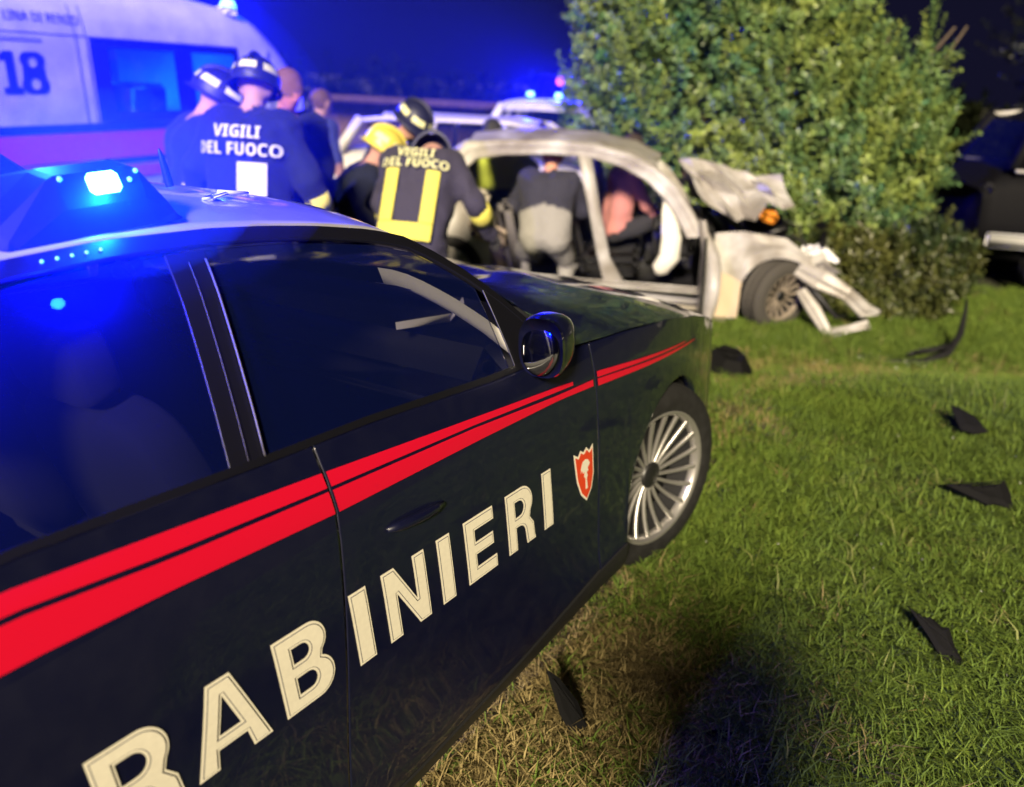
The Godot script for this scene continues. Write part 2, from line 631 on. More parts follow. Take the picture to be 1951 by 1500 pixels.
func letter_polys(ch: String, w: float, h: float, t: float) -> Array:
	# bold grotesque capitals in a box w by h with strokes t wide; first outline, then its holes
	var o := PackedVector2Array()
	var holes := []
	match ch:
		"I":
			o = PackedVector2Array([Vector2(0, 0), Vector2(w, 0), Vector2(w, h), Vector2(0, h)])
		"N":
			o = PackedVector2Array([Vector2(0, 0), Vector2(t, 0), Vector2(t, h * 0.62), Vector2(w - t, 0), Vector2(w, 0), Vector2(w, h), Vector2(w - t, h), Vector2(w - t, h * 0.38), Vector2(t, h), Vector2(0, h)])
		"E":
			var b := t * 0.92
			o = PackedVector2Array([Vector2(0, 0), Vector2(w, 0), Vector2(w, b), Vector2(t, b), Vector2(t, h * 0.5 - b * 0.45), Vector2(w * 0.93, h * 0.5 - b * 0.45), Vector2(w * 0.93, h * 0.5 + b * 0.5), Vector2(t, h * 0.5 + b * 0.5), Vector2(t, h - b), Vector2(w * 0.98, h - b), Vector2(w * 0.98, h), Vector2(0, h)])
		"A":
			o = PackedVector2Array([Vector2(0, 0), Vector2(t * 1.08, 0), Vector2(w * 0.5 - w * 0.19, h * 0.22), Vector2(w * 0.5 + w * 0.19, h * 0.22), Vector2(w - t * 1.08, 0), Vector2(w, 0), Vector2(w * 0.5 + t * 0.62, h), Vector2(w * 0.5 - t * 0.62, h)])
			holes.append(PackedVector2Array([Vector2(w * 0.36, h * 0.38), Vector2(w * 0.64, h * 0.38), Vector2(w * 0.5, h * 0.80)]))
		"B":
			var r1 := h * 0.27
			var r2 := h * 0.235
			o.append(Vector2(0, 0))
			arc(o, Vector2(w - r1, r1), r1, -90, 62)
			arc(o, Vector2(w * 0.95 - r2, h - r2), r2, -50, 90)
			o.append(Vector2(0, h))
			var b := t * 0.86
			var q := PackedVector2Array([Vector2(t, b)])
			arc(q, Vector2(w - t - (h * 0.14), b + h * 0.11), h * 0.11, -90, 90)
			q.append(Vector2(t, b + h * 0.22))
			holes.append(q)
			q = PackedVector2Array([Vector2(t, h - b - h * 0.20)])
			arc(q, Vector2(w * 0.95 - t - (h * 0.13), h - b - h * 0.10), h * 0.10, -90, 90)
			q.append(Vector2(t, h - b))
			holes.append(q)
		"R":
			var r2 := h * 0.275
			o.append(Vector2(0, 0))
			o.append(Vector2(t, 0))
			o.append(Vector2(t, h * 0.38))
			o.append(Vector2(w * 0.44, h * 0.38))
			arc(o, Vector2(w * 0.44, h * 0.24), h * 0.14, 85, 5, 4)
			o.append(Vector2(w * 0.68, 0))
			o.append(Vector2(w + t * 0.05, 0))
			o.append(Vector2(w * 0.985, h * 0.08))
			o.append(Vector2(w * 0.96, h * 0.30))
			o.append(Vector2(w * 0.83, h * 0.43))
			arc(o, Vector2(w * 0.97 - r2, h - r2), r2, -40, 90)
			o.append(Vector2(0, h))
			var b := t * 0.86
			var q := PackedVector2Array([Vector2(t, h * 0.55)])
			arc(q, Vector2(w * 0.97 - t - h * 0.14, h - b - (h * 0.45 - b) * 0.5), (h * 0.45 - b) * 0.5, -90, 90)
			q.append(Vector2(t, h - b))
			holes.append(q)
		"C":
			arc(o, Vector2(w * 0.5, h * 0.5), 0.5, 40, 320, 24)
			for i in o.size():
				o[i] = Vector2(w * 0.5 + (o[i].x - w * 0.5) * w, h * 0.5 + (o[i].y - h * 0.5) * h)
			var q := PackedVector2Array()
			arc(q, Vector2(w * 0.5, h * 0.5), 0.5, 320, 40, 24)
			for v in q:
				o.append(Vector2(w * 0.5 + (v.x - w * 0.5) * (w - 2 * t), h * 0.5 + (v.y - h * 0.5) * (h - 2 * t)))
	var out := [o]
	out.append_array(holes)
	return out

func arc(o: PackedVector2Array, c: Vector2, r: float, a0: float, a1: float, n := 12) -> void:
	for i in n + 1:
		var a := deg_to_rad(lerpf(a0, a1, float(i) / n))
		o.append(c + Vector2(cos(a), sin(a)) * r)

func inset(polys: Array, d: float) -> Array:
	var out := []
	for i in polys.size():
		var poly: PackedVector2Array = polys[i]
		# both the outline shrinks and its holes grow
		for q in Geometry2D.offset_polygon(poly, -d if i == 0 else d, Geometry2D.JOIN_MITER):
			out.append(q)
	return out

func stripe_piece(top: Callable, bot: Callable, x0: float, x1: float, n: int, out: float) -> SurfaceTool:
	var st := begin()
	var rows := []
	for i in n + 1:
		var x := lerpf(x0, x1, float(i) / n)
		var row := PackedVector3Array()
		for j in 5:
			row.append(on_side(x, lerpf(bot.call(x), top.call(x), j / 4.0), out))
		rows.append(row)
	grid(st, rows)
	return st

func build_police_car() -> void:
	var xf := Transform3D(Basis(Vector3(0.54309, 0.059525, -0.837562), Vector3(-0.067543, 0.997349, 0.027085), Vector3(0.836953, 0.041862, 0.545671)), Vector3(-0.20194, 0.0543, -3.0863))
	var car := thing("police_car", "dark navy police car with white roof, red stripes and a lit blue beacon", "police car", xf)
	# --- inner shell, seen as the dark of the panel gaps
	var st := side_piece(kc(-3.5), kc(0.60), func(x): return arch(x, 0.13), func(x): return belt(x) - 0.004, 120, 8, -0.016, 0.0)
	both("inner_shell", st, M.cabin_dark, car)
	# --- body side
	var lo_door := func(x): return curve([-2.4, -1.3, -0.95, -0.5], [0.19, 0.19, 0.21, 0.25], x)
	var hi := func(x): return belt(x)
	both("front_door", side_piece(func(y): return gap_x(y) + 0.0016, kc(-0.5018), lo_door, hi, 26, 14), M.navy_paint, car)
	both("rear_door", side_piece(func(y): return maxf(-2.40, -2.66 + sqrt(maxf(0.0, 0.385 * 0.385 - pow(minf(y, 0.9) - 0.30, 2.0)))) if y < 0.68 else -2.62, func(y): return gap_x(y) - 0.0016, lo_door, hi, 26, 14), M.navy_paint, car)
	var us := []
	for i in 61:
		us.append(i / 60.0)
	both("front_fender", side_piece(kc(-0.4984), kc(0.64), func(x): return arch(x, curve([-0.5, -0.45, -0.31, 0.3, 0.64], [0.245, 0.235, 0.17, 0.24, 0.26], x)), hi, 60, 10, 0.0, 0.03), M.navy_paint, car)
	both("rear_quarter", side_piece(func(y): return -3.5, func(y): return maxf(-2.406, -2.666 + sqrt(maxf(0.0, 0.385 * 0.385 - pow(minf(y, 0.9) - 0.30, 2.0)))) if y < 0.68 else -2.626, func(x): return arch(x, 0.24), hi, 70, 10, 0.0, 0.03), M.navy_paint, car)
	both("sill", side_piece(kc(-2.32), kc(-0.325), func(x): return curve([-2.3, -1.25, -0.9, -0.55, -0.45, -0.33], [0.10, 0.105, 0.13, 0.165, 0.17, 0.15], x), func(x): return lo_door.call(x) - 0.005, 40, 5, 0.004, 0.05), M.black_plastic, car)
	st = begin()
	for s in 2:
		pass
	# wheel housings
	for cx: float in [0.035, -2.66]:
		st = begin()
		var rows := []
		for i in 25:
			var a := deg_to_rad(lerpf(-25, 205, i / 24.0))
			var row := PackedVector3Array()
			for zz: float in [0.84 if cx < -1 else 0.83, 0.62, 0.58]:
				var rr := 0.352 if zz > 0.6 else 0.02
				row.append(Vector3(cx + cos(a) * rr, 0.30 + sin(a) * rr, zz))
			rows.append(row)
		grid(st, rows)
		both("wheel_housing", st, M.cabin_dark, car)
	# --- hood
	st = begin()
	var rows := []
	for i in 31:
		var x := lerpf(-0.60, 0.64, i / 30.0)
		var row := PackedVector3Array()
		for j in 41:
			var t := (j / 40.0) * 2.0 - 1.0
			var zm := smooth_side_z(x, belt(x))
			var z := zm * sin(t * PI * 0.5)
			if x < -0.25 and absf(z) < 0.80:
				# the hood ends at the foot of the windscreen
				var lim := -0.25 - 0.33 * pow(absf(z) / 0.82, 2.2)
				if x < lim:
					row.append(Vector3(lerpf(x, lim, 1.0), hood_y(lim, z), z))
					continue
			row.append(Vector3(x, hood_y(x, z), z))
		rows.append(row)
	grid(st, rows)
	obj("hood", st, M.navy_paint, car)
	# front of the car
	st = begin()
	rows = []
	for i in 31:
		var t := i / 30.0 * 2.0 - 1.0
		var zm := smooth_side_z(0.64, 0.6)
		var z := zm * sin(t * PI * 0.5)
		var xf2 := 0.64 + 0.28 * sqrt(maxf(0.0, 1.0 - pow(absf(z) / zm, 3.0)))
		var row := PackedVector3Array()
		row.append(Vector3(0.64, hood_y(0.64, z), z))
		for j in 11:
			var v := j / 10.0
			var y := lerpf(hood_y(xf2, z), 0.20, v)
			var bulge := sin(v * PI) * 0.05 - 0.03
			row.append(Vector3(maxf(0.64, lerpf(0.64, xf2, minf(1.0, 0.7 + v)) + bulge * clampf(xf2 - 0.64, 0, 0.2) * 5.0), y, z))
		rows.append(row)
	grid(st, rows)
	obj("front_bumper", st, M.navy_paint, car)
	st = begin()
	prism(st, PackedVector2Array([Vector2(-0.12, 0.62), Vector2(0.12, 0.62), Vector2(0.09, 0.42), Vector2(0, 0.30), Vector2(-0.09, 0.42)]), 0.0, 0.03, Transform3D(Basis(Vector3(0, 0, -1), Vector3.UP, Vector3(1, 0, 0)), Vector3(0.945, 0, 0)))
	obj("grille", st, M.chrome, car)
	st = begin()
	ellipsoid(st, at(Vector3(0.74, 0.60, 0.56)), Vector3(0.10, 0.055, 0.13), 16)
	both("headlight", st, M.clear_glass, car)
	# rear of the car
	st = begin()
	rows = []
	for i in 25:
		var t := i / 24.0 * 2.0 - 1.0
		var zm := smooth_side_z(-3.5, 0.7)
		var z := zm * sin(t * PI * 0.5)
		var dx := 0.12 * sqrt(maxf(0.0, 1.0 - pow(absf(z) / zm, 3.0)))
		var row := PackedVector3Array()
		row.append(Vector3(-3.02, 1.09, z * 0.93))
		row.append(Vector3(-3.3, 1.075, z * 0.97))
		for j in 9:
			var v := j / 8.0
			row.append(Vector3(-3.5 - dx * (0.75 + 0.5 * v * (1.0 - v) * 2.0), lerpf(1.05, 0.24, v), z))
		rows.append(row)
	grid(st, rows)
	obj("boot", st, M.navy_paint, car)
	st = begin()
	cbox(st, at(Vector3(-3.55, 0.88, 0.60), Vector3(0, -0.25, 0)), Vector3(0.10, 0.12, 0.34), 0.03)
	both("tail_light", st, M.emblem_red, car)
	# underside
	st = begin()
	cbox(st, at(Vector3(-1.4, 0.20, 0)), Vector3(3.9, 0.06, 1.5), 0.02)
	obj("floor_pan", st, M.cabin_dark, car)
	# --- greenhouse
	st = begin()
	rows = []
	for i in 40:
		var x := lerpf(-2.62, -1.03, i / 39.0)
		var y0 := rail(x)
		var zr := smooth_side_z(x, y0)
		var row := PackedVector3Array()
		row.append(Vector3(x, y0 - 0.008, zr - 0.004))
		for j in 33:
			var t := 1.0 - j / 16.0
			var c := 0.052 * (1.0 - pow(absf(t), 2.3))
			# the leading edge bows forward to the middle
			var bow := 0.09 * (1.0 - t * t) * smoothstep(-1.5, -1.03, x)
			row.append(Vector3(x + bow, y0 + c - bow * 0.25, zr * t))
		row.append(Vector3(x, y0 - 0.008, -zr + 0.004))
		rows.append(row)
	grid(st, rows)
	obj("roof", st, M.roof_paint, car)
	# windscreen and rear window
	st = begin()
	rows = []
	for i in 13:
		var f := i / 12.0
		var x := lerpf(-1.035, -0.62, f)
		var y0 := rail(x)
		var zr := smooth_side_z(x, y0) - 0.035
		var row := PackedVector3Array()
		for j in 25:
			var t := 1.0 - j / 12.0
			var bow := lerpf(0.09, 0.36, f) * (1.0 - pow(absf(t), 2.2))
			row.append(Vector3(x + bow, y0 + lerpf(0.03, 0.012, f) * (1.0 - t * t), zr * t))
		rows.append(row)
	grid(st, rows)
	obj("windscreen", st, M.tinted_glass, car)
	st = begin()
	rows = []
	for i in 9:
		var f := i / 8.0
		var x := lerpf(-2.63, -3.08, f)
		var y0 := rail(x)
		var zr := smooth_side_z(x, y0) - 0.03
		var row := PackedVector3Array()
		for j in 17:
			var t := 1.0 - j / 8.0
			row.append(Vector3(x - 0.06 * (1.0 - t * t), y0 + 0.05 * (1.0 - f) * (1.0 - t * t), zr * t))
		rows.append(row)
	grid(st, rows)
	obj("rear_window", st, M.tinted_glass, car)
	# side window frames: the band under the roof, the pillars
	var band := func(x): return rail(x) - 0.024
	both("roof_rail", side_piece(kc(-3.02), kc(-0.66), func(x): return maxf(belt(x) + 0.001, band.call(x)), func(x): return rail(x) - 0.002, 70, 3, 0.002, 0.012), M.black_trim, car)
	var win := func(x0: float, x1: float, sl0: float, sl1: float, n: int, out: float, up: float) -> SurfaceTool:
		return side_piece(func(y): return x0 + sl0 * (y - 1.0), func(y): return x1 + sl1 * (y - 1.0), func(x): return belt(x) + 0.012, func(x): return maxf(belt(x) + 0.014, rail(x) - up), n, 8, out, 0.004)
	both("front_window", win.call(-1.555, -0.845, 0.235, 0.0, 34, -0.006, 0.03), M.tinted_glass, car)
	both("rear_side_window", win.call(-2.52, -1.622, 0.25, 0.235, 30, -0.006, 0.03), M.tinted_glass, car)
	both("centre_pillar", win.call(-1.626, -1.552, 0.235, 0.235, 6, -0.003, 0.03), M.black_trim, car)
	both("quarter_pillar", win.call(-3.02, -2.515, 0.25, 0.25, 16, -0.002, 0.02), M.navy_paint, car)
	both("mirror_sail", win.call(-0.85, -0.69, -0.55, -0.7, 10, 0.0, 0.01), M.black_trim, car)
	both("belt_seal", side_piece(kc(-2.6), kc(-0.66), func(x): return belt(x) + 0.001, func(x): return belt(x) + 0.014, 60, 2, 0.003, 0.008), M.black_trim, car)
	# pale grey strips, the glint on the centre pillar edges put into colour
	for q in [[-1.556, 0.0018], [-1.590, 0.0005]]:
		st = begin()
		var pts := []
		for i in 12:
			var y := lerpf(1.03, 1.335, i / 11.0)
			pts.append(on_side(q[0] + 0.235 * (y - 1.0), y, 0.002))
		tube(st, pts, [q[1]], 6)
		both("pillar_glint", st, M.glint_grey, car)
	# pale lining of the windscreen pillar, seen through the side window
	st = begin()
	rows = []
	for i in 10:
		var x := lerpf(-1.06, -0.72, i / 9.0)
		var a := on_side(x, rail(x) - 0.055, -0.05)
		var b := on_side(x, rail(x) - 0.075 - 0.012, -0.055)
		rows.append(PackedVector3Array([a, b, b + Vector3(0, 0, -0.03)]))
	grid(st, rows)
	both("pillar_lining", st, M.cabin_grey, car)
	# --- door mirrors
	st = begin()
	var mr := Transform3D(Basis.from_euler(Vector3(0, 0.12, 0)), Vector3(-0.745, 1.016, 0.908))
	rows = []
	for i in 13:
		var f := i / 12.0
		var row := PackedVector3Array()
		# a deep shell, flat towards the rear
		var xx := lerpf(-0.055, 0.085, f)
		var s := sqrt(maxf(0.0, 1.0 - pow(maxf(0.0, f - 0.12) / 0.88, 2.2))) if f > 0 else 0.96
		for kk in 24:
			var a := TAU * kk / 24
			var ca := cos(a)
			var sa := sin(a)
			row.append(mr * Vector3(xx, signf(sa) * pow(absf(sa), 0.75) * 0.076 * s, signf(ca) * pow(absf(ca), 0.75) * 0.060 * s))
		rows.append(row)
	grid(st, rows, true)
	var cap := PackedVector3Array()
	for kk in 24:
		tri(st, mr * Vector3(-0.045, 0, 0), rows[0][kk], rows[0][(kk + 1) % 24])
	both("mirror_shell", st, M.navy_paint, car)
	st = begin()
	ellipsoid(st, mr * at(Vector3(-0.058, 0, 0), Vector3(0, 0, -0.22)), Vector3(0.004, 0.064, 0.049), 20)
	both("mirror_glass", st, M.mirror_dark, car)
	st = begin()
	tube(st, [Vector3(-0.76, 0.985, 0.82), Vector3(-0.75, 0.975, 0.86), Vector3(-0.745, 0.975, 0.90)], [0.03, 0.026, 0.03], 10)
	both("mirror_arm", st, M.black_trim, car)
	# --- door handles
	for hx: float in [-1.34, -2.34]:
		st = begin()
		var pts := []
		for i in 7:
			var x := hx + 0.17 * i / 6.0
			pts.append(on_side(x, 0.80 - 0.02 * i / 6.0, 0.001 + 0.007 * sin(PI * i / 6.0)))
		tube(st, pts, [0.006, 0.011, 0.012, 0.012, 0.012, 0.011, 0.006], 8)
		both("door_handle", st, M.navy_paint, car)
	# --- wheels
	for s: float in [1.0, -1.0]:
		var b := Basis(Vector3.UP, -0.22)
		if s < 0:
			b = Basis(Vector3.UP, -0.22) * Basis(Vector3.UP, PI)
		wheel(car, Transform3D(b, Vector3(0.0, 0.322, 0.79 * s)))
		wheel(car, Transform3D(Basis() if s > 0 else Basis(Vector3.UP, PI), Vector3(-2.66, 0.322, 0.79 * s)))
	# --- stripes
	var tx := [-3.3, -2.0, -1.773, -1.464, -1.027, -0.69, -0.5]
	var t_top := func(x): return curve(tx, [1.045, 1.021, 0.998, 0.966, 0.917, 0.878, 0.852], x)
	var t_mu := func(x): return curve(tx, [1.012, 0.994, 0.9675, 0.9385, 0.9015, 0.866, 0.846], x)
	var t_ml := func(x): return curve(tx, [1.004, 0.986, 0.959, 0.932, 0.8955, 0.857, 0.840], x)
	var t_bot := func(x): return curve(tx, [0.945, 0.931, 0.917, 0.8905, 0.8655, 0.843, 0.822], x)
	for seg in [[-2.62, -1.456, 20], [-1.446, -0.515, 20]]:
		both("upper_stripe", stripe_piece(t_top, t_mu, seg[0], seg[1] if seg[2] == 0 else (seg[1] - (0.10 if seg[1] > -1 else 0.0)), seg[2], 0.0025), M.stripe_red, car)
		both("lower_stripe", stripe_piece(t_ml, t_bot, seg[0], seg[1], seg[2], 0.0025), M.stripe_red, car)
	both("upper_stripe", stripe_piece(func(x): return curve([-0.52, 0.162], [0.862, 0.752], x), func(x): return curve([-0.50, 0.162], [0.842, 0.749], x), -0.490, 0.16, 14, 0.0025), M.stripe_red, car)
	both("lower_stripe", stripe_piece(func(x): return curve([-0.50, 0.29], [0.838, 0.723], x), func(x): return curve([-0.52, 0.29], [0.820, 0.720], x), -0.490, 0.28, 16, 0.0025), M.stripe_red, car)
	# --- lettering, rising a little towards the rear
	var text := [["C", -2.30, -2.185], ["A", -2.165, -2.015], ["R", -1.975, -1.85], ["A", -1.828, -1.678], ["B", -1.645, -1.522], ["I", -1.462, -1.416], ["N", -1.374, -1.245], ["I", -1.205, -1.160], ["E", -1.112, -1.0], ["R", -0.952, -0.836], ["I", -0.793, -0.750]]
	for L in text:
		var w: float = L[2] - L[1]
		var x0: float = L[1]
		var polys := letter_polys(L[0], w, 0.163, 0.037)
		var lay := func(out: float) -> Callable:
			return func(q: Vector2) -> Vector3:
				var x := x0 + q.x
				return on_side(x - 0.05 * (q.y - 0.08), 0.523 - 0.057 * (x + 0.78) + q.y, out)
		st = begin()
		strips(st, polys, lay.call(0.0022), 0.03)
		var node := mesh_node("letter", done(st), M.letter_cream, car)
		st = begin()
		strips(st, inset(polys, 0.0050), lay.call(0.0032), 0.03)
		obj("letter_line", st, M.letter_line, node)
		st = begin()
		strips(st, inset(polys, 0.0063), lay.call(0.0040), 0.03)
		obj("letter_face", st, M.letter_cream, node)
	# --- shield on the door
	var sh := PackedVector2Array([Vector2(0, -0.085), Vector2(0.03, -0.055), Vector2(0.046, -0.01), Vector2(0.05, 0.04), Vector2(0.052, 0.078), Vector2(0.03, 0.064), Vector2(0.016, 0.078), Vector2(0.0, 0.068), Vector2(-0.016, 0.078), Vector2(-0.03, 0.064), Vector2(-0.052, 0.078), Vector2(-0.05, 0.04), Vector2(-0.046, -0.01), Vector2(-0.03, -0.055)])
	var flame := PackedVector2Array([Vector2(-0.006, -0.045), Vector2(0.006, -0.045), Vector2(0.004, -0.015), Vector2(0.010, -0.006), Vector2(0.006, 0.004), Vector2(0.016, 0.008), Vector2(0.012, 0.016), Vector2(0.026, 0.026), Vector2(0.018, 0.040), Vector2(0.004, 0.046), Vector2(-0.012, 0.042), Vector2(-0.022, 0.028), Vector2(-0.026, 0.010), Vector2(-0.018, 0.018), Vector2(-0.014, 0.006), Vector2(-0.006, 0.010), Vector2(-0.010, -0.004), Vector2(-0.003, -0.012)])
	var put := func(out: float) -> Callable:
		return func(q: Vector2) -> Vector3:
			return on_side(-0.580 + q.x - 0.10 * q.y, 0.592 + q.y - 0.06 * q.x, out)
	st = begin()
	strips(st, [sh], put.call(0.0022), 0.03)
	var em := mesh_node("door_emblem", done(st), M.letter_cream, car)
	st = begin()
	strips(st, inset([sh], 0.006), put.call(0.0032), 0.03)
	obj("emblem_field", st, M.emblem_red, em)
	st = begin()
	strips(st, [flame], put.call(0.0042), 0.03)
	obj("emblem_flame", st, M.letter_cream, em)
	# --- light bar across the roof
	build_light_bar(car)
	# --- aerial and a small white piece on the roof
	st = begin()
	ellipsoid(st, at(Vector3(-1.30, 1.415, 0.33), Vector3(0, 0, 0.15)), Vector3(0.009, 0.078, 0.008), 14, 0.0, 1.0)
	obj("aerial_fin", st, M.blue_plastic, car)
	st = begin()
	cbox(st, at(Vector3(-1.245, 1.392, 0.40), Vector3(-0.12, 0.5, 0)), Vector3(0.085, 0.008, 0.03), 0.004)
	tube(st, [Vector3(-1.23, 1.396, 0.39), Vector3(-1.16, 1.387, 0.40)], [0.007, 0.003], 6)
	obj("white_roof_piece", st, M.white_plastic, car)
	# --- cabin
	for s: float in [1.0, -1.0]:
		for sx: float in [-1.30, -2.20]:
			var seat := Node3D.new()
			seat.name = numbered("seat", car)
			seat.position = Vector3(sx, 0.35, 0.38 * s)
			car.add_child(seat, true)
			st = begin()
			soft_box(st, at(Vector3(0.12, 0.12, 0), Vector3(0, 0, 0.12)), Vector3(0.5, 0.16, 0.5))
			obj("seat_cushion", st, M.seat_cloth, seat)
			st = begin()
			soft_box(st, at(Vector3(-0.20, 0.42, 0), Vector3(0, 0, 0.30)), Vector3(0.14, 0.62, 0.48))
			obj("seat_back", st, M.seat_cloth, seat)
			st = begin()
			soft_box(st, at(Vector3(-0.325, 0.80, 0), Vector3(0, 0, 0.2)), Vector3(0.10, 0.16, 0.27))
			obj("head_rest", st, M.seat_cloth, seat)
			st = begin()
			for pz: float in [-0.06, 0.06]:
				tube(st, [Vector3(-0.30, 0.68, pz), Vector3(-0.32, 0.76, pz)], [0.007], 6)
			obj("head_rest_post", st, M.chrome, seat)
	st = begin()
	cbox(st, at(Vector3(-0.52, 0.84, 0), Vector3(0, 0, 0.1)), Vector3(0.42, 0.22, 1.45), 0.07)
	obj("dashboard", st, M.cabin_dark, car)
	st = begin()
	quad(st, Vector3(-0.79, 0.985, 0.46), Vector3(-0.60, 0.962, 0.49), Vector3(-0.57, 0.975, 0.47), Vector3(-0.77, 0.997, 0.44))
	quad(st, Vector3(-0.60, 0.962, 0.49), Vector3(-0.57, 0.975, 0.47), Vector3(-0.50, 1.005, 0.46), Vector3(-0.52, 0.995, 0.48))
	obj("dashboard_paper", st, M.letter_cream, car)
	st = begin()
	var ring := []
	var sb := Transform3D(Basis.from_euler(Vector3(0, 0, 0.4)), Vector3(-0.85, 0.90, -0.38))
	for i in 25:
		var a := TAU * i / 24
		ring.append(sb * Vector3(0, cos(a) * 0.18, sin(a) * 0.18))
	tube(st, ring, [0.014], 8)
	cbox(st, sb, Vector3(0.05, 0.10, 0.14), 0.02)
	obj("steering_wheel", st, M.cabin_dark, car)

func build_light_bar(car: Node3D) -> void:
	var bar := Node3D.new()
	bar.name = "light_bar"
	car.add_child(bar, true)
	var st := begin(false)
	# low housing across the roof: a raised pod at either end, a hump in the middle
	var rows := []
	var half := [[0.582, 1.396, 0.10], [0.574, 1.440, 0.55], [0.552, 1.492, 1.0], [0.50, 1.500, 1.0], [0.34, 1.478, 1.0], [0.26, 1.457, 1.0], [0.18, 1.457, 1.0], [0.08, 1.500, 1.0], [0.0, 1.505, 1.0]]
	var all := half.duplicate()
	for i in range(half.size() - 2, -1, -1):
		all.append([-half[i][0], half[i][1], half[i][2]])
	for q in all:
		var z: float = q[0]
		var base := 1.388 + 0.052 * (1.0 - pow(absf(z) / 0.62, 2.3))
		var w: float = lerpf(0.92, 1.0, q[2])
		var row := PackedVector3Array()
		for c: Vector2 in [Vector2(-0.17, 0.0), Vector2(-0.155, 0.25), Vector2(-0.062, 0.95), Vector2(-0.05, 1.0), Vector2(0.08, 1.0), Vector2(0.095, 0.95), Vector2(0.145, 0.25), Vector2(0.16, 0.0)]:
			row.append(Vector3(-1.605 + c.x * w, lerpf(base, maxf(base, q[1]), c.y), z))
		rows.append(row)
	grid(st, rows)
	for e in [0, rows.size() - 1]:
		var r: PackedVector3Array = rows[e]
		for j in range(1, 7):
			tri(st, r[0], r[j], r[j + 1])
	obj("housing", st, M.blue_plastic, bar)
	# lit lamp set in the near end
	st = begin()
	cbox(st, at(Vector3(-1.578, 1.472, 0.560), Vector3(-0.40, 0, 0.0)), Vector3(0.056, 0.036, 0.016), 0.007)
	obj("beacon_lamp", st, M.beacon_glow, bar)
	for q in [Vector3(-1.648, 1.486, 0.556), Vector3(-1.515, 1.484, 0.556), Vector3(-1.532, 1.472, 0.562)]:
		st = begin()
		ellipsoid(st, at(q), Vector3(0.0045, 0.0045, 0.0045), 8)
		obj("small_led_lamp", st, M.led_glow, bar)
	lamp("beacon_light", bar, Vector3(-1.578, 1.60, 0.36), Color(0.010, 0.08, 1.0), 4.0, 0.03)
	lamp("lamp_glow_light", bar, Vector3(-1.578, 1.468, 0.600), Color(0.02, 0.28, 1.0), 0.14, 0.012)
	# row of blue lamps under the edge of the roof
	for i in 5:
		st = begin()
		var x := -1.735 + 0.024 * i
		ellipsoid(st, at(on_side(x, rail(x) - 0.014, 0.004)), Vector3(0.0032, 0.003, 0.003), 8)
		obj("small_led_lamp", st, M.led_glow, bar)
	for q in [[-1.72, 0.25], [-1.98, 0.45], [-2.25, 0.45]]:  # added lights beside the side windows, to turn the glass blue
		lamp("added_glass_light", bar, Vector3(q[0], 1.368, 0.684), Color(0.004, 0.05, 1.0), q[1], 0.010)

# ------------------------------------------------------------------ ground
func ground_y(x: float, z: float) -> float:
	# the verge tilts with the police car near here and falls to the level of the road beyond
	var xc := clampf(x, -2.2, 2.6)
	var zc := clampf(z, -4.2, 1.5)
	var slope := 0.0543 + (0.067543 * (xc + 0.20194) - 0.027085 * (zc + 3.0863)) / 0.997349
	var far := smoothstep(-3.7, -6.0, z)
	var road := smoothstep(-1.9, -3.2, x)
	var y := lerpf(slope, -0.20, maxf(far, road))
	if absf(x) < 30 and z > -40:
		y += 0.012 * sin(x * 2.1 + z * 1.3) * sin(z * 1.7 - x * 0.6) * (1.0 - maxf(far, road) * 0.6)
	return y

func build_ground() -> void:
	var soil := mat("soil", 0.034, 0.036, 0.013, 0.95)
	tri_tex(soil, noise_tex(0.03, Color(0.45, 0.42, 0.30), Color(1.0, 1.0, 0.9), 2, 512, 5), 0.8, true)
	var xs := []
	for v in [-180, -120, -80, -50, -30, -20, -14, -10, -8]:
		xs.append(float(v))
	for i in 100:
		xs.append(-7.0 + i * 0.15)
	for v in [9, 11, 14, 20, 30, 50, 80, 120, 180]:
		xs.append(float(v))
	var zs := []
	for v in [60, 30, 15, 8, 5, 3]:
		zs.append(float(v))
	for i in 90:
		zs.append(1.8 - i * 0.15)
	for v in [-12, -14, -17, -21, -26, -34, -45, -60, -90, -130, -200]:
		zs.append(float(v))
	var st := begin()
	var rows := []
	for z: float in zs:
		var row := PackedVector3Array()
		for x: float in xs:
			row.append(Vector3(x, ground_y(x, z) - (0.03 if x < -2.4 and x > -11.0 else 0.0), z))
		rows.append(row)
	grid(st, rows)
	var g := obj("ground", st, soil, self)
	g.set_meta("kind", "structure")
	st = begin()
	rows = []
	for z: float in zs:
		var row := PackedVector3Array()
		for i in 12:
			var x := lerpf(-10.6, -2.75 if z > -9.5 else lerpf(-2.75, 24.0, smoothstep(-9.5, -11.5, z)), i / 11.0)
			row.append(Vector3(x, ground_y(x, z) + 0.004, z))
		rows.append(row)
	grid(st, rows)
	var rd := obj("road", st, M.asphalt, self)
	rd.set_meta("kind", "structure")

func in_car(x: float, z: float) -> bool:
	var d := Vector2(x + 0.20194, z + 3.0863)
	var f := d.dot(Vector2(0.5441, -0.8391))
	var s := d.dot(Vector2(0.8391, 0.5441))
	return f > -3.7 and f < 0.85 and absf(s) < 0.83

func scatter(called: String, mesh: Mesh, m: Material, xfs: Array, cols: PackedColorArray, parent: Node) -> MultiMeshInstance3D:
	var mm := MultiMesh.new()
	mm.transform_format = MultiMesh.TRANSFORM_3D
	mm.use_colors = true
	mm.mesh = mesh
	mm.instance_count = xfs.size()
	for i in xfs.size():
		mm.set_instance_transform(i, xfs[i])
		mm.set_instance_color(i, cols[i])
	var o := MultiMeshInstance3D.new()
	o.name = numbered(called, parent)
	o.multimesh = mm
	o.material_override = m
	o.set_meta("kind", "stuff")
	parent.add_child(o, true)
	return o

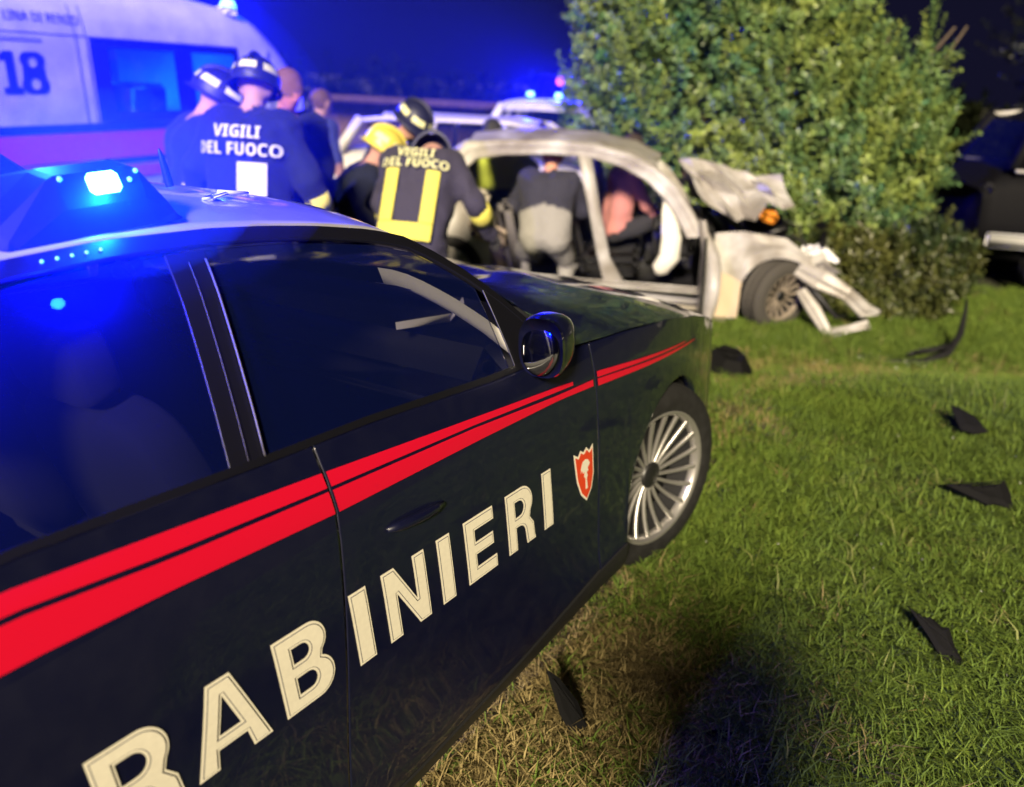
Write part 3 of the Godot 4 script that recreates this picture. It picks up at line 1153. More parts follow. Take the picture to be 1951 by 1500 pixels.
func tuft(n: int, spread: float, h: float, bend: float, wd: float) -> ArrayMesh:
	var st := begin()
	for i in n:
		var b := Vector3(rng.randfn(0, spread), 0, rng.randfn(0, spread))
		var a := rng.randf() * TAU
		var d := Vector3(cos(a), 0, sin(a))
		var s := Vector3(-sin(a), 0, cos(a)).rotated(Vector3.UP, rng.randf_range(-0.7, 0.7))
		var hh := h * rng.randf_range(0.45, 1.15)
		var w := wd * rng.randf_range(0.7, 1.3)
		var bb := bend * rng.randf_range(0.3, 1.6)
		var p0 := b
		var p1 := b + Vector3.UP * hh * 0.55 + d * hh * bb * 0.25
		var p2 := b + Vector3.UP * hh * maxf(0.25, 1.0 - bb * 0.35) + d * hh * bb * 0.95
		quad(st, p0 - s * w, p0 + s * w, p1 + s * w * 0.8, p1 - s * w * 0.8)
		tri(st, p1 - s * w * 0.8, p1 + s * w * 0.8, p2)
	return done(st)

func build_grass() -> void:
	var gm := mat("grass_blade", 1, 1, 1, 0.8)
	gm.vertex_color_use_as_albedo = true
	gm.backlight_enabled = true
	gm.backlight = lin(0.03, 0.05, 0.008)
	gm.cull_mode = BaseMaterial3D.CULL_DISABLED
	var patch := FastNoiseLite.new()
	patch.seed = 9
	patch.frequency = 0.55
	var fine := FastNoiseLite.new()
	fine.seed = 19
	fine.frequency = 2.2
	var kinds := []
	for i in 6:
		kinds.append(tuft(20, 0.027, 0.058 + 0.007 * i, 0.6 + 0.11 * i, 0.0019))
	var straw := []
	for i in 3:
		straw.append(tuft(14, 0.032, 0.045, 1.5, 0.0018))
	var long := [tuft(7, 0.014, 0.13, 0.6, 0.0022), tuft(6, 0.018, 0.16, 0.8, 0.0022)]
	var lists := []
	var colours := []
	for i in 11:
		lists.append([])
		colours.append(PackedColorArray())
	var dry_spots := [[0.18, -1.98, 0.50, 1.25], [0.02, -1.62, 0.45, 1.1], [0.40, -1.78, 0.30, 0.8], [1.45, -4.4, 0.30, 0.7], [1.05, -3.75, 0.28, 0.75], [2.0, -5.35, 0.6, 0.85], [1.3, -5.6, 0.5, 0.5], [2.6, -5.3, 0.4, 0.6], [3.3, -5.6, 0.35, 0.7]]
	var n := 80000
	for i in n:
		# more of them where one can tell blades apart
		var t := pow(rng.randf(), 1.35)
		var z := lerpf(-0.9, -8.6, t)
		var half := 1.7 - z * 0.72
		var x := rng.randf_range(-half * 0.5, half)
		if x < -2.3 or in_car(x, z):
			continue
		var dry := 0.0
		for d in dry_spots:
			var q: float = Vector2(x - d[0], z - d[1]).length() / d[2]
			dry = maxf(dry, d[3] * exp(-q * q))
		dry += fine.get_noise_2d(x, z) * 0.20
		dry += maxf(0.0, patch.get_noise_2d(x + 9, z)) * 0.25
		var tall := 1.0 + patch.get_noise_2d(x, z) * 0.5 + smoothstep(-4.5, -6.5, z) * 0.4
		var kind := rng.randi() % 6
		var c := Color(0.100, 0.165, 0.014).lerp(Color(0.175, 0.235, 0.022), rng.randf() * rng.randf())
		c = c.lerp(Color(0.066, 0.116, 0.011), rng.randf() * 0.6)
		if rng.randf() < clampf(dry, 0.008, 0.93):
			c = Color(0.30, 0.235, 0.095).lerp(Color(0.20, 0.15, 0.055), rng.randf())
			if rng.randf() < 0.75:
				kind = 6 + rng.randi() % 3
				tall = 1.0
		elif rng.randf() < 0.003:
			kind = 9 + rng.randi() % 2
			c = Color(0.20, 0.22, 0.06)
		var s := rng.randf_range(0.75, 1.3)
		var b := Basis(Vector3.UP, rng.randf() * TAU).scaled(Vector3(s, s * tall, s))
		lists[kind].append(Transform3D(b, Vector3(x, ground_y(x, z) - 0.004, z)))
		colours[kind].append(c)
	# clumps of seeding stalks
	for q in [[1.35, -3.05], [1.42, -3.0], [1.30, -2.75], [1.15, -3.4], [0.75, -3.4], [1.62, -2.5], [0.62, -2.35], [2.2, -4.0]]:
		for i in 3:
			var x: float = q[0] + rng.randfn(0, 0.05)
			var z: float = q[1] + rng.randfn(0, 0.05)
			lists[9 + i % 2].append(Transform3D(Basis(Vector3.UP, rng.randf() * TAU) * Basis(Vector3.RIGHT, 0.2), Vector3(x, ground_y(x, z), z)))
			colours[9 + i % 2].append(Color(0.17, 0.21, 0.04))
	var all: Array = kinds + straw + long
	var names := ["grass", "grass", "grass", "grass", "grass", "grass", "dry_grass", "dry_grass", "dry_grass", "grass", "grass"]
	for i in 11:
		var o := scatter(names[i], all[i], gm, lists[i], colours[i], self)
		tag(o, "short dry straw-coloured grass in worn patches of the verge" if i in [6, 7, 8] else "green grass growing all over the verge beside the police car", "grass")

# ------------------------------------------------------------------ leaves
func sprig(n: int, length: float, leaf: float) -> ArrayMesh:
	# a shoot with leaves all round, growing along +y
	var st := begin(false)
	for i in n:
		var t := (i + 0.5) / n
		var a := i * 2.4 + rng.randf() * 0.5
		var o := Vector3(cos(a), 0, sin(a))
		var lift := lerpf(0.25, 1.0, t) + rng.randf_range(-0.2, 0.2)
		var d := (o + Vector3.UP * lift).normalized()
		var s := d.cross(Vector3.UP).normalized()
		var nn := s.cross(d)
		var L := leaf * rng.randf_range(0.7, 1.15) * (1.0 - 0.25 * t)
		var w := L * 0.24
		var p := Vector3.UP * length * t
		var m1 := p + d * L * 0.35
		var m2 := p + d * L * 0.70 - nn * L * 0.03
		var tip := p + d * L - nn * L * 0.12
		var fold := nn * w * 0.35
		tri(st, p, m1 + s * w + fold, m1)
		tri(st, p, m1, m1 - s * w + fold)
		quad(st, m1 + s * w + fold, m2 + s * w * 0.85 + fold, m2, m1)
		quad(st, m1, m2, m2 - s * w * 0.85 + fold, m1 - s * w + fold)
		tri(st, m2 + s * w * 0.85 + fold, tip, m2)
		tri(st, m2, tip, m2 - s * w * 0.85 + fold)
	return done(st)

func leaf_material() -> StandardMaterial3D:
	if M.has("leaf"):
		return M.leaf
	var m := mat("leaf", 1, 1, 1, 0.42)
	m.vertex_color_use_as_albedo = true
	m.backlight_enabled = true
	m.backlight = lin(0.03, 0.05, 0.01)
	m.cull_mode = BaseMaterial3D.CULL_DISABLED
	return m

func fill_crown(parent: Node3D, blobs: Array, count: int, leaf: float, base: Color, yellow: Color, called := "crown", lm: Material = null) -> void:
	var meshes := [sprig(13, leaf * 1.9, leaf), sprig(16, leaf * 2.6, leaf * 0.9), sprig(10, leaf * 1.4, leaf * 1.1)]
	var clump := FastNoiseLite.new()
	clump.seed = 77
	clump.frequency = 1.1
	var lists := [[], [], []]
	var cols := [PackedColorArray(), PackedColorArray(), PackedColorArray()]
	var total := 0.0
	for b in blobs:
		total += b[3]
	for b in blobs:
		var rad: Vector3 = b[1]
		for i in int(count * b[3] / total):
			var d := Vector3(rng.randfn(0, 1), rng.randfn(0, 1), rng.randfn(0, 1)).normalized()
			if d.z < -0.35 and rng.randf() < 0.75:
				d.z = -d.z
			var rr := pow(rng.randf(), 0.22)
			var lump := 1.0 + 0.34 * clump.get_noise_3d(d.x * 1.6 + b[0].x, d.y * 1.6 + b[0].y, d.z * 1.6)
			var p: Vector3 = b[0] + d * rad * rr * lump * 1.02
			var hole := clump.get_noise_3dv(p * 1.25)
			if hole < -0.12 - 0.22 * rng.randf():
				continue
			if p.y < ground_y(p.x, p.z) + 0.02:
				continue
			var grow := (d / rad).normalized() * 0.8 + Vector3.UP * 0.75 + Vector3(rng.randfn(0, 0.35), rng.randfn(0, 0.3), rng.randfn(0, 0.35))
			grow = grow.normalized()
			var fr := frame_along(grow)
			var bs := Basis(fr.x, fr.z, -fr.y) * Basis(Vector3.UP, rng.randf() * TAU)
			var kk := rng.randi() % 3
			lists[kk].append(Transform3D(bs.scaled_local(Vector3.ONE * rng.randf_range(0.7, 1.2)), p))
			var c := base.lerp(yellow, clampf(0.5 + 0.9 * clump.get_noise_3dv(p * 0.6 + Vector3(5, 0, 0)) + rng.randfn(0, 0.22), 0, 1))
			cols[kk].append(c * rng.randf_range(0.75, 1.2))
	for i in 3:
		scatter(called, meshes[i], lm if lm else leaf_material(), lists[i], cols[i], parent)

func shoots(parent: Node3D, blobs: Array, count: int, leaf: float, base: Color, yellow: Color) -> void:
	# young upright growth that breaks the outline
	var m := sprig(22, leaf * 5.0, leaf)
	var xfs := []
	var cols := PackedColorArray()
	for i in count:
		var b = blobs[rng.randi() % blobs.size()]
		if b[1].x < 0.3 and rng.randf() < 0.85:
			continue
		var d := Vector3(rng.randfn(0, 1), absf(rng.randfn(0.3, 0.8)), absf(rng.randfn(0, 1))).normalized()
		var p: Vector3 = b[0] + d * b[1] * rng.randf_range(0.88, 1.12)
		if p.y < 0.9 and rng.randf() < 0.7:
			continue
		var g := (Vector3.UP + d * 0.45 + Vector3(rng.randfn(0, 0.22), 0, rng.randfn(0, 0.22))).normalized()
		var fr := frame_along(g)
		var bs := Basis(fr.x, fr.z, -fr.y) * Basis(Vector3.UP, rng.randf() * TAU)
		xfs.append(Transform3D(bs.scaled_local(Vector3.ONE * rng.randf_range(0.6, 1.15)), p))
		cols.append(base.lerp(yellow, rng.randf()))
	scatter("shoots", m, leaf_material(), xfs, cols, parent)

func build_bush() -> void:
	var b := thing("evergreen_bush", "tall leafy green bush behind the crashed white car, lit from the front", "bush", Transform3D(Basis(), Vector3(2.6, -0.2, -9.4)))
	var o := b.position
	var blobs := [
		[Vector3(2.0, 1.75, -9.7) - o, Vector3(1.30, 1.5, 1.0), 1.1],
		[Vector3(1.55, 2.75, -9.7) - o, Vector3(0.95, 1.0, 0.9), 0.6],
		[Vector3(2.8, 1.25, -9.2) - o, Vector3(0.95, 0.95, 1.0), 0.8],
		[Vector3(2.35, 2.75, -9.5) - o, Vector3(0.95, 1.2, 1.0), 0.8],
		[Vector3(3.48, 0.98, -9.0) - o, Vector3(0.60, 0.66, 0.8), 0.45],
		[Vector3(3.85, 1.75, -9.0) - o, Vector3(0.12, 0.36, 0.15), 0.06],
		[Vector3(0.95, 2.55, -9.8) - o, Vector3(0.55, 0.9, 0.7), 0.35],
		[Vector3(1.1, 1.3, -9.8) - o, Vector3(0.6, 0.9, 0.7), 0.35],
		[Vector3(3.05, 0.35, -8.4) - o, Vector3(0.70, 0.65, 0.6), 0.4],
		[Vector3(2.7, 0.5, -8.9) - o, Vector3(0.9, 0.8, 0.7), 0.45],
	]
	var mod := []
	for q in blobs:
		mod.append([q[0], q[1], 0, q[2]])
	# ground_y is asked at world places, so the crown is laid out there and moved back
	var wb := []
	for q in mod:
		wb.append([q[0] + o, q[1], 0, q[3]])
	var holder := Node3D.new()
	holder.name = "foliage"
	holder.position = -o
	b.add_child(holder, true)
	fill_crown(holder, wb, 6800, 0.10, Color(0.055, 0.145, 0.07), Color(0.23, 0.29, 0.06))
	shoots(holder, wb, 800, 0.085, Color(0.07, 0.16, 0.06), Color(0.24, 0.30, 0.06))
	for i in 9:
		var st := begin()
		var x0 := rng.randf_range(-0.5, 0.9)
		var pts := [Vector3(x0 * 0.4, 0, 0.1)]
		var rad := [0.05]
		var p := Vector3(x0 * 0.4, 0, 0.1)
		for kk in 5:
			p += Vector3(x0 * 0.28 + rng.randfn(0, 0.06), 0.5, rng.randfn(0, 0.08))
			pts.append(p)
			rad.append(0.045 * (1.0 - kk * 0.19))
		tube(st, pts, rad, 6)
		obj("stem", st, M.bark, b)
	# low scrub in front of it
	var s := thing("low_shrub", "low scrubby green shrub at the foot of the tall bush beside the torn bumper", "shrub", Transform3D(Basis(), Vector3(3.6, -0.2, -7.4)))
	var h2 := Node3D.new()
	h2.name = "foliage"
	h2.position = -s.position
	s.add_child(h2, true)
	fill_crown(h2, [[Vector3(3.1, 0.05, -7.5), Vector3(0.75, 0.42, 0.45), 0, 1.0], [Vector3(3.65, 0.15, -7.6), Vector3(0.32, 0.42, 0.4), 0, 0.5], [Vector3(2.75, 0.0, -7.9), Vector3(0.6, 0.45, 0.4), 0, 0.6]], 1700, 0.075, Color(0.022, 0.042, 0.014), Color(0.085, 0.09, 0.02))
	var st := begin()
	for i in 6:
		tube(st, [Vector3(0, 0, 0), Vector3(rng.randfn(0, 0.3), 0.4, rng.randfn(0, 0.1))], [0.012, 0.004], 5)
	obj("stem", st, M.bark, s)

# ------------------------------------------------------------------ what stands far off
func simple_car(called: String, label: String, xf: Transform3D, paint: Material, tall := 1.45, trim: Material = null, tail: Material = null) -> Node3D:
	# X forward, Y up, Z right
	var c := thing(called, label, "car", xf)
	var L := 4.3
	var W := 0.88
	var st := begin()
	var prof := [[-2.15, 0.35, 0.80], [-2.1, 0.30, 0.95], [-1.4, 0.25, 0.98], [0.6, 0.25, 0.93], [1.2, 0.25, 0.88], [1.9, 0.30, 0.75], [2.12, 0.35, 0.62], [2.15, 0.4, 0.5]]
	var s := tall / 1.45
	var rows := []
	for i in 33:
		var x := lerpf(-2.15, 2.15, i / 32.0)
		var lo := curve([-2.15, -2.1, -1.4, 1.2, 1.9, 2.15], [0.35, 0.30, 0.25, 0.25, 0.30, 0.4], x) * s
		var hi := curve([-2.15, -2.1, -1.4, 0.6, 1.2, 1.9, 2.12, 2.15], [0.80, 0.95, 0.98, 0.93, 0.88, 0.75, 0.62, 0.5], x) * s
		var taper := 1.0 - 0.13 * pow(absf(x) / 2.15, 4.0)
		var row := PackedVector3Array()
		for q in [[-0.80, 0.0], [-0.97, 0.12], [-1.0, 0.45], [-0.98, 0.8], [-0.93, 0.97], [-0.75, 1.03], [0.0, 1.06], [0.75, 1.03], [0.93, 0.97], [0.98, 0.8], [1.0, 0.45], [0.97, 0.12], [0.80, 0.0]]:
			var y: float = lerpf(lo, hi, q[1])
			for ax: float in [-1.32, 1.32]:
				var d: float = absf(x - ax)
				if d < 0.36 and absf(q[0]) > 0.9:
					y = maxf(y, 0.31 + sqrt(0.36 * 0.36 - d * d))
			row.append(Vector3(x, y, q[0] * W * taper))
		rows.append(row)
	grid(st, rows)
	for e in [0, rows.size() - 1]:
		for j in range(1, 12):
			tri(st, rows[e][0], rows[e][j], rows[e][j + 1])
	obj("body", st, paint, c)
	# cabin: glass sides, painted roof and pillars
	st = begin()
	rows = []
	var lower := [[-1.95, 0.97], [-1.5, 1.0], [0.7, 0.95], [1.05, 0.92]]
	var rt := tall - 0.03
	for q in [[-1.75, 0.0], [-1.45, 1.0], [-0.6, 1.04], [0.0, 1.03], [0.35, 0.97]]:
		var row := PackedVector3Array()
		for j in 9:
			var t := j / 4.0 - 1.0
			row.append(Vector3(q[0] - 0.02, (rt if q[1] > 0 else rt - 0.10) + 0.04 * (1.0 - t * t) - (0.03 if q[1] < 1.0 else 0.0), t * 0.62))
		rows.append(row)
	grid(st, rows)
	obj("roof", st, paint, c)
	for sd: float in [-1.0, 1.0]:
		for w in [[-1.62, -0.95, -1.55, -0.90], [-0.85, 0.12, -0.80, -0.06], [0.22, 0.98, 0.02, 0.34]]:
			st = begin()
			var hi2 := rt - 0.06
			quad(st, Vector3(w[0], 0.99 * s, sd * 0.82), Vector3(w[1], 0.97 * s, sd * 0.82), Vector3(w[3], hi2, sd * 0.63), Vector3(w[2], hi2, sd * 0.63))
			obj("side_window", st, M.tinted_glass, c)
		for w in [[-1.95, 0.99, -1.75, 0.06], [-0.90, 0.97, -0.85, 0.035], [0.17, 0.96, -0.02, 0.03], [1.05, 0.93, 0.37, 0.035]]:
			st = begin()
			tube(st, [Vector3(w[0], w[1] * s, sd * 0.815), Vector3(w[2], rt - 0.04, sd * 0.615)], [w[3]], 8)
			obj("pillar", st, paint, c)
		st = begin()
		tube(st, [Vector3(-1.75, rt - 0.06, sd * 0.62), Vector3(-1.45, rt - 0.02, sd * 0.62), Vector3(0.0, rt, sd * 0.62), Vector3(0.37, rt - 0.04, sd * 0.615)], [0.025], 8)
		obj("roof_rail", st, trim if trim else paint, c)
		if trim:
			st = begin()
			tube(st, [Vector3(-1.95, 0.985 * s, sd * 0.85), Vector3(0.9, 0.955 * s, sd * 0.85)], [0.016], 6)
			obj("waist_trim", st, trim, c)
		for ax: float in [-1.32, 1.32]:
			wheel(c, Transform3D(Basis() if sd > 0 else Basis(Vector3.UP, PI), Vector3(ax, 0.31, 0.74 * sd)), 0.31, 0.21, 8)
		st = begin()
		cbox(st, at(Vector3(2.02, 0.66 * s, 0.58 * sd)), Vector3(0.14, 0.12, 0.30), 0.04)
		obj("headlight", st, M.clear_glass, c)
		st = begin()
		cbox(st, at(Vector3(-2.08, 0.80 * s, 0.64 * sd)), Vector3(0.10, 0.18, 0.22), 0.04)
		obj("tail_light", st, tail if tail else M.emblem_red, c)
	st = begin()
	quad(st, Vector3(1.08, 0.93 * s, -0.75), Vector3(1.08, 0.93 * s, 0.75), Vector3(0.38, rt - 0.03, 0.6), Vector3(0.38, rt - 0.03, -0.6))
	obj("windscreen", st, M.tinted_glass, c)
	st = begin()
	quad(st, Vector3(-1.98, 0.98 * s, -0.75), Vector3(-1.98, 0.98 * s, 0.75), Vector3(-1.77, rt - 0.1, 0.6), Vector3(-1.77, rt - 0.1, -0.6))
	obj("rear_window", st, M.tinted_glass, c)
	return c

func heading(x: float, y: float, z: float, deg: float) -> Transform3D:
	# X axis turned to this compass angle: 0 is straight ahead (-z), 90 is to the right
	var a := deg_to_rad(deg)
	var f := Vector3(sin(a), 0, -cos(a))
	return Transform3D(Basis(f, Vector3.UP, f.cross(Vector3.UP)), Vector3(x, y, z))

func build_background() -> void:
	M["beacon_glow"] = glow("beacon_glow", Color(0.45, 0.85, 1.0), 14.0)
	M["led_glow"] = glow("led_glow", Color(0.2, 0.6, 1.0), 2.2)
	M["far_beacon_glow"] = glow("far_beacon_glow", Color(0.35, 0.65, 1.0), 3.5)
	M["red_glow"] = glow("red_glow", Color(1.0, 0.10, 0.22), 1.6)
	M["white_glow"] = glow("white_glow", Color(1.0, 0.8, 0.85), 1.4)
	# dark tall vehicle to the right of the bush
	var d := simple_car("dark_car", "black tall car with pale trim lines, half hidden behind the bush", heading(6.80, -0.2, -9.1, 98), M.dark_paint, 1.80, M.pale_trim, M.black_plastic)
	var st := begin()
	cbox(st, at(Vector3(-0.85, 0.56, 0.92)), Vector3(2.5, 0.15, 0.05), 0.02)
	obj("side_step", st, M.white_plastic, d)
	# white car with beacons, far down the road
	var w := simple_car("white_patrol_car", "white patrol car with two lit blue roof beacons, far beyond the crashed car", heading(0.55, -0.2, -14.5, 10), M.white_van_paint, 1.52)
	for i in 2:
		var px := -0.34 + 0.43 * i
		st = begin()
		lathe(st, [Vector2(0.001, 0.07), Vector2(0.05, 0.06), Vector2(0.06, 0.0), Vector2(0.001, 0.0)], 14, Transform3D(Basis(Vector3.RIGHT, -PI / 2), Vector3(-1.0, 1.57, px)))
		obj("beacon_lamp", st, M.far_beacon_glow, w)
		lamp("beacon_light", w, Vector3(-1.0, 1.60, px), Color(0.01, 0.05, 1.0), 18.0, 0.05)
	# dark lorry beyond it with marker lamps
	var t := thing("dark_lorry", "dark box lorry with small red and white marker lamps beyond the white patrol car", "lorry", heading(2.0, -0.2, -17.5, 14))
	st = begin()
	cbox(st, at(Vector3(-1.0, 1.15, 0)), Vector3(4.5, 1.5, 2.2), 0.05)
	obj("box_body", st, M.dark_paint, t)
	st = begin()
	cbox(st, at(Vector3(2.2, 1.0, 0)), Vector3(1.6, 1.3, 2.1), 0.12)
	obj("cab", st, M.dark_paint, t)
	for sd: float in [-1.0, 1.0]:
		for ax: float in [-2.2, 2.0]:
			wheel(t, Transform3D(Basis() if sd > 0 else Basis(Vector3.UP, PI), Vector3(ax, 0.40, 0.95 * sd)), 0.4, 0.24, 6)
	st = begin()
	ellipsoid(st, at(Vector3(-3.28, 1.80, -0.72)), Vector3(0.05, 0.06, 0.06), 10)
	obj("red_marker_lamp", st, M.red_glow, t)
	st = begin()
	ellipsoid(st, at(Vector3(-3.28, 1.84, -0.28)), Vector3(0.05, 0.06, 0.06), 10)
	obj("white_marker_lamp", st, M.white_glow, t)
	# pale car right behind the crashed one
	simple_car("pale_car", "pale silver car parked across the road right behind the crashed white car", heading(-0.15, -0.2, -10.9, 97), M.pale_trim, 1.36)
	# added hedge, near black, to hide the lit ground far down the road
	var hg := thing("added_hedge", "added long dark hedge that hides the lit ground far behind all the vehicles", "hedge", Transform3D(Basis(), Vector3(0, -0.2, -24)))
	st = begin()
	for i in 14:
		tube(st, [Vector3(-18.0 + i * 2.6, 0, 0), Vector3(-18.0 + i * 2.6 + rng.randfn(0, 0.2), 1.3, 0)], [0.08, 0.03], 6)
	obj("stem", st, M.bark, hg)
	var hh := Node3D.new()
	hh.name = "foliage"
	hh.position = -hg.position
	hg.add_child(hh, true)
	var dull := mat("dull_leaf", 1, 1, 1, 1.0)
	dull.metallic_specular = 0.05
	dull.vertex_color_use_as_albedo = true
	dull.cull_mode = BaseMaterial3D.CULL_DISABLED
	var row := []
	for i in 16:
		row.append([Vector3(-19.0 + i * 2.5, 0.25, -24.0), Vector3(1.7, 0.95 + 0.15 * sin(i * 2.3), 0.7), 0, 1.0])
	fill_crown(hh, row, 5200, 0.30, Color(0.003, 0.005, 0.003), Color(0.007, 0.009, 0.004), "crown", dull)
	# bank wall along the far side of the road
	var wl := thing("bank_wall", "long low reddish brown wall along the far side of the road", "wall", Transform3D(Basis(), Vector3(-4, -0.2, -19)))
	st = begin()
	cbox(st, at(Vector3(0, 0.6, 0)), Vector3(16, 1.2, 0.4), 0.03)
	var wm := mat("wall_brown", 0.20, 0.12, 0.09, 0.9)
	tri_tex(wm, noise_tex(0.05, Color(0.5, 0.45, 0.42), Color.WHITE, 12, 256, 5), 0.7)
	obj("wall_face", st, wm, wl)
	st = begin()
	cbox(st, at(Vector3(0, 1.24, 0)), Vector3(16.1, 0.08, 0.5), 0.02)
	obj("coping", st, wm, wl)
	# dark tree at the top right
	var tr := thing("dark_tree", "dark tree against the black sky beyond the black car at the right edge", "tree", Transform3D(Basis(), Vector3(8.7, -0.2, -14.5)))
	st = begin()
	tube(st, [Vector3(0, 0, 0), Vector3(0.05, 1.2, 0), Vector3(-0.05, 2.6, 0.1), Vector3(0, 4, 0)], [0.18, 0.15, 0.1, 0.04], 8)
	obj("trunk", st, M.bark, tr)
	for i in 6:
		st = begin()
		var a := i * 1.1
		tube(st, [Vector3(0, 1.6 + i * 0.3, 0), Vector3(cos(a) * 0.9, 2.3 + i * 0.35, sin(a) * 0.9)], [0.06, 0.02], 6)
		obj("limb", st, M.bark, tr)
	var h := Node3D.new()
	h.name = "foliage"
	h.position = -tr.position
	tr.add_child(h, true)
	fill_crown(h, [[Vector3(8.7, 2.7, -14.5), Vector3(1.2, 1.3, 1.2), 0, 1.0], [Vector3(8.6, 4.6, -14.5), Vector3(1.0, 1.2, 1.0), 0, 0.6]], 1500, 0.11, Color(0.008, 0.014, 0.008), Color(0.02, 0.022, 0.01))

func build_glow_haze() -> void:
	# added haze, with the blue glow of the beacons put into its colour
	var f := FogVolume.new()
	f.name = "glow_haze"
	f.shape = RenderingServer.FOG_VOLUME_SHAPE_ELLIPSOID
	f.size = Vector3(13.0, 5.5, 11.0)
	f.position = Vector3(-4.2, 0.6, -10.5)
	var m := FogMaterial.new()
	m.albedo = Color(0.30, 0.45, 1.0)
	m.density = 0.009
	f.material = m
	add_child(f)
	f.set_meta("kind", "stuff")
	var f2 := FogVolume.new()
	f2.name = "glow_haze_001"
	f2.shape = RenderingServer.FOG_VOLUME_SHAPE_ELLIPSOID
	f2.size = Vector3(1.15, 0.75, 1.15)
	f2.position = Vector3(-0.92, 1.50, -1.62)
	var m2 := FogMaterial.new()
	m2.albedo = Color(0.30, 0.45, 1.0)  # glow round the roof beacon, put into the haze colour
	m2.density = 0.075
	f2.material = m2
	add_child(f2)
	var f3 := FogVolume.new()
	f3.name = "glow_haze_002"
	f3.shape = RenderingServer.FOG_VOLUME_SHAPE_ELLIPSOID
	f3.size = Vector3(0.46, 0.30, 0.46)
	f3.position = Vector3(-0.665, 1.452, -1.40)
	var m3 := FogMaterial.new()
	m3.albedo = Color(0.30, 0.60, 1.0)  # halo of the lamp, put into the haze colour
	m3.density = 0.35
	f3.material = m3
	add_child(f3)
	f3.set_meta("kind", "stuff")
	tag(f3, "small added haze coloured blue as the halo close round the beacon lamp", "glow_haze")
	f2.set_meta("kind", "stuff")
	tag(f2, "added haze coloured blue as beacon glow over the police car roof", "glow_haze")
	tag(f, "added haze coloured blue as beacon glow around the ambulance and the people", "glow_haze")

# ------------------------------------------------------------------ ambulance
func van_w(y: float) -> float:
	return curve([0.2, 0.5, 1.0, 1.35, 1.95, 2.15, 2.28, 2.36, 2.40], [0.93, 0.97, 1.0, 1.0, 0.965, 0.935, 0.87, 0.74, 0.45], y)

func van_top(x: float) -> float:
	return curve([-3.2, -3.1, 1.9, 2.25, 2.7, 3.2, 3.3, 3.9, 4.02, 4.1], [2.30, 2.42, 2.42, 2.36, 2.08, 1.60, 1.42, 1.18, 1.0, 0.6], x)

func on_van(x: float, y: float, out := 0.0) -> Vector3:
	var w := van_w(y)
	if x > 2.6:
		w -= 0.10 * pow((x - 2.6) / 1.4, 2.0)
	return Vector3(x, y, w + out)

func van_patch(x0: float, x1: float, y0: float, y1: float, out: float) -> SurfaceTool:
	var st := begin()
	var rows := []
	for i in 9:
		var row := PackedVector3Array()
		for j in 9:
			row.append(on_van(lerpf(x0, x1, i / 8.0), lerpf(y0, y1, j / 8.0), out))
		rows.append(row)
	grid(st, rows)
	return st

func text_mesh(s: String, height: float, depth := 0.006, bold := true, face := "Droid Sans") -> ArrayMesh:
	var t := TextMesh.new()
	var f := SystemFont.new()
	f.font_names = PackedStringArray([face])
	f.font_weight = 700 if bold else 400
	t.font = f
	t.text = s
	t.font_size = 64
	t.depth = depth
	t.pixel_size = height / 46.0
	t.curve_step = 2.0
	t.horizontal_alignment = HORIZONTAL_ALIGNMENT_CENTER
	t.vertical_alignment = VERTICAL_ALIGNMENT_CENTER
	var a := t.get_mesh_arrays() if t.has_method("get_mesh_arrays") else t.surface_get_arrays(0)
	var m := ArrayMesh.new()
	m.add_surface_from_arrays(Mesh.PRIMITIVE_TRIANGLES, a)
	return m

func bend(me: ArrayMesh, f: Callable) -> ArrayMesh:
	var a := me.surface_get_arrays(0)
	var st := begin(false)
	var v: PackedVector3Array = a[Mesh.ARRAY_VERTEX]
	var ix: PackedInt32Array = a[Mesh.ARRAY_INDEX] if a[Mesh.ARRAY_INDEX] != null else PackedInt32Array(range(v.size()))
	for i in ix:
		st.add_vertex(f.call(v[i]))
	return done(st)

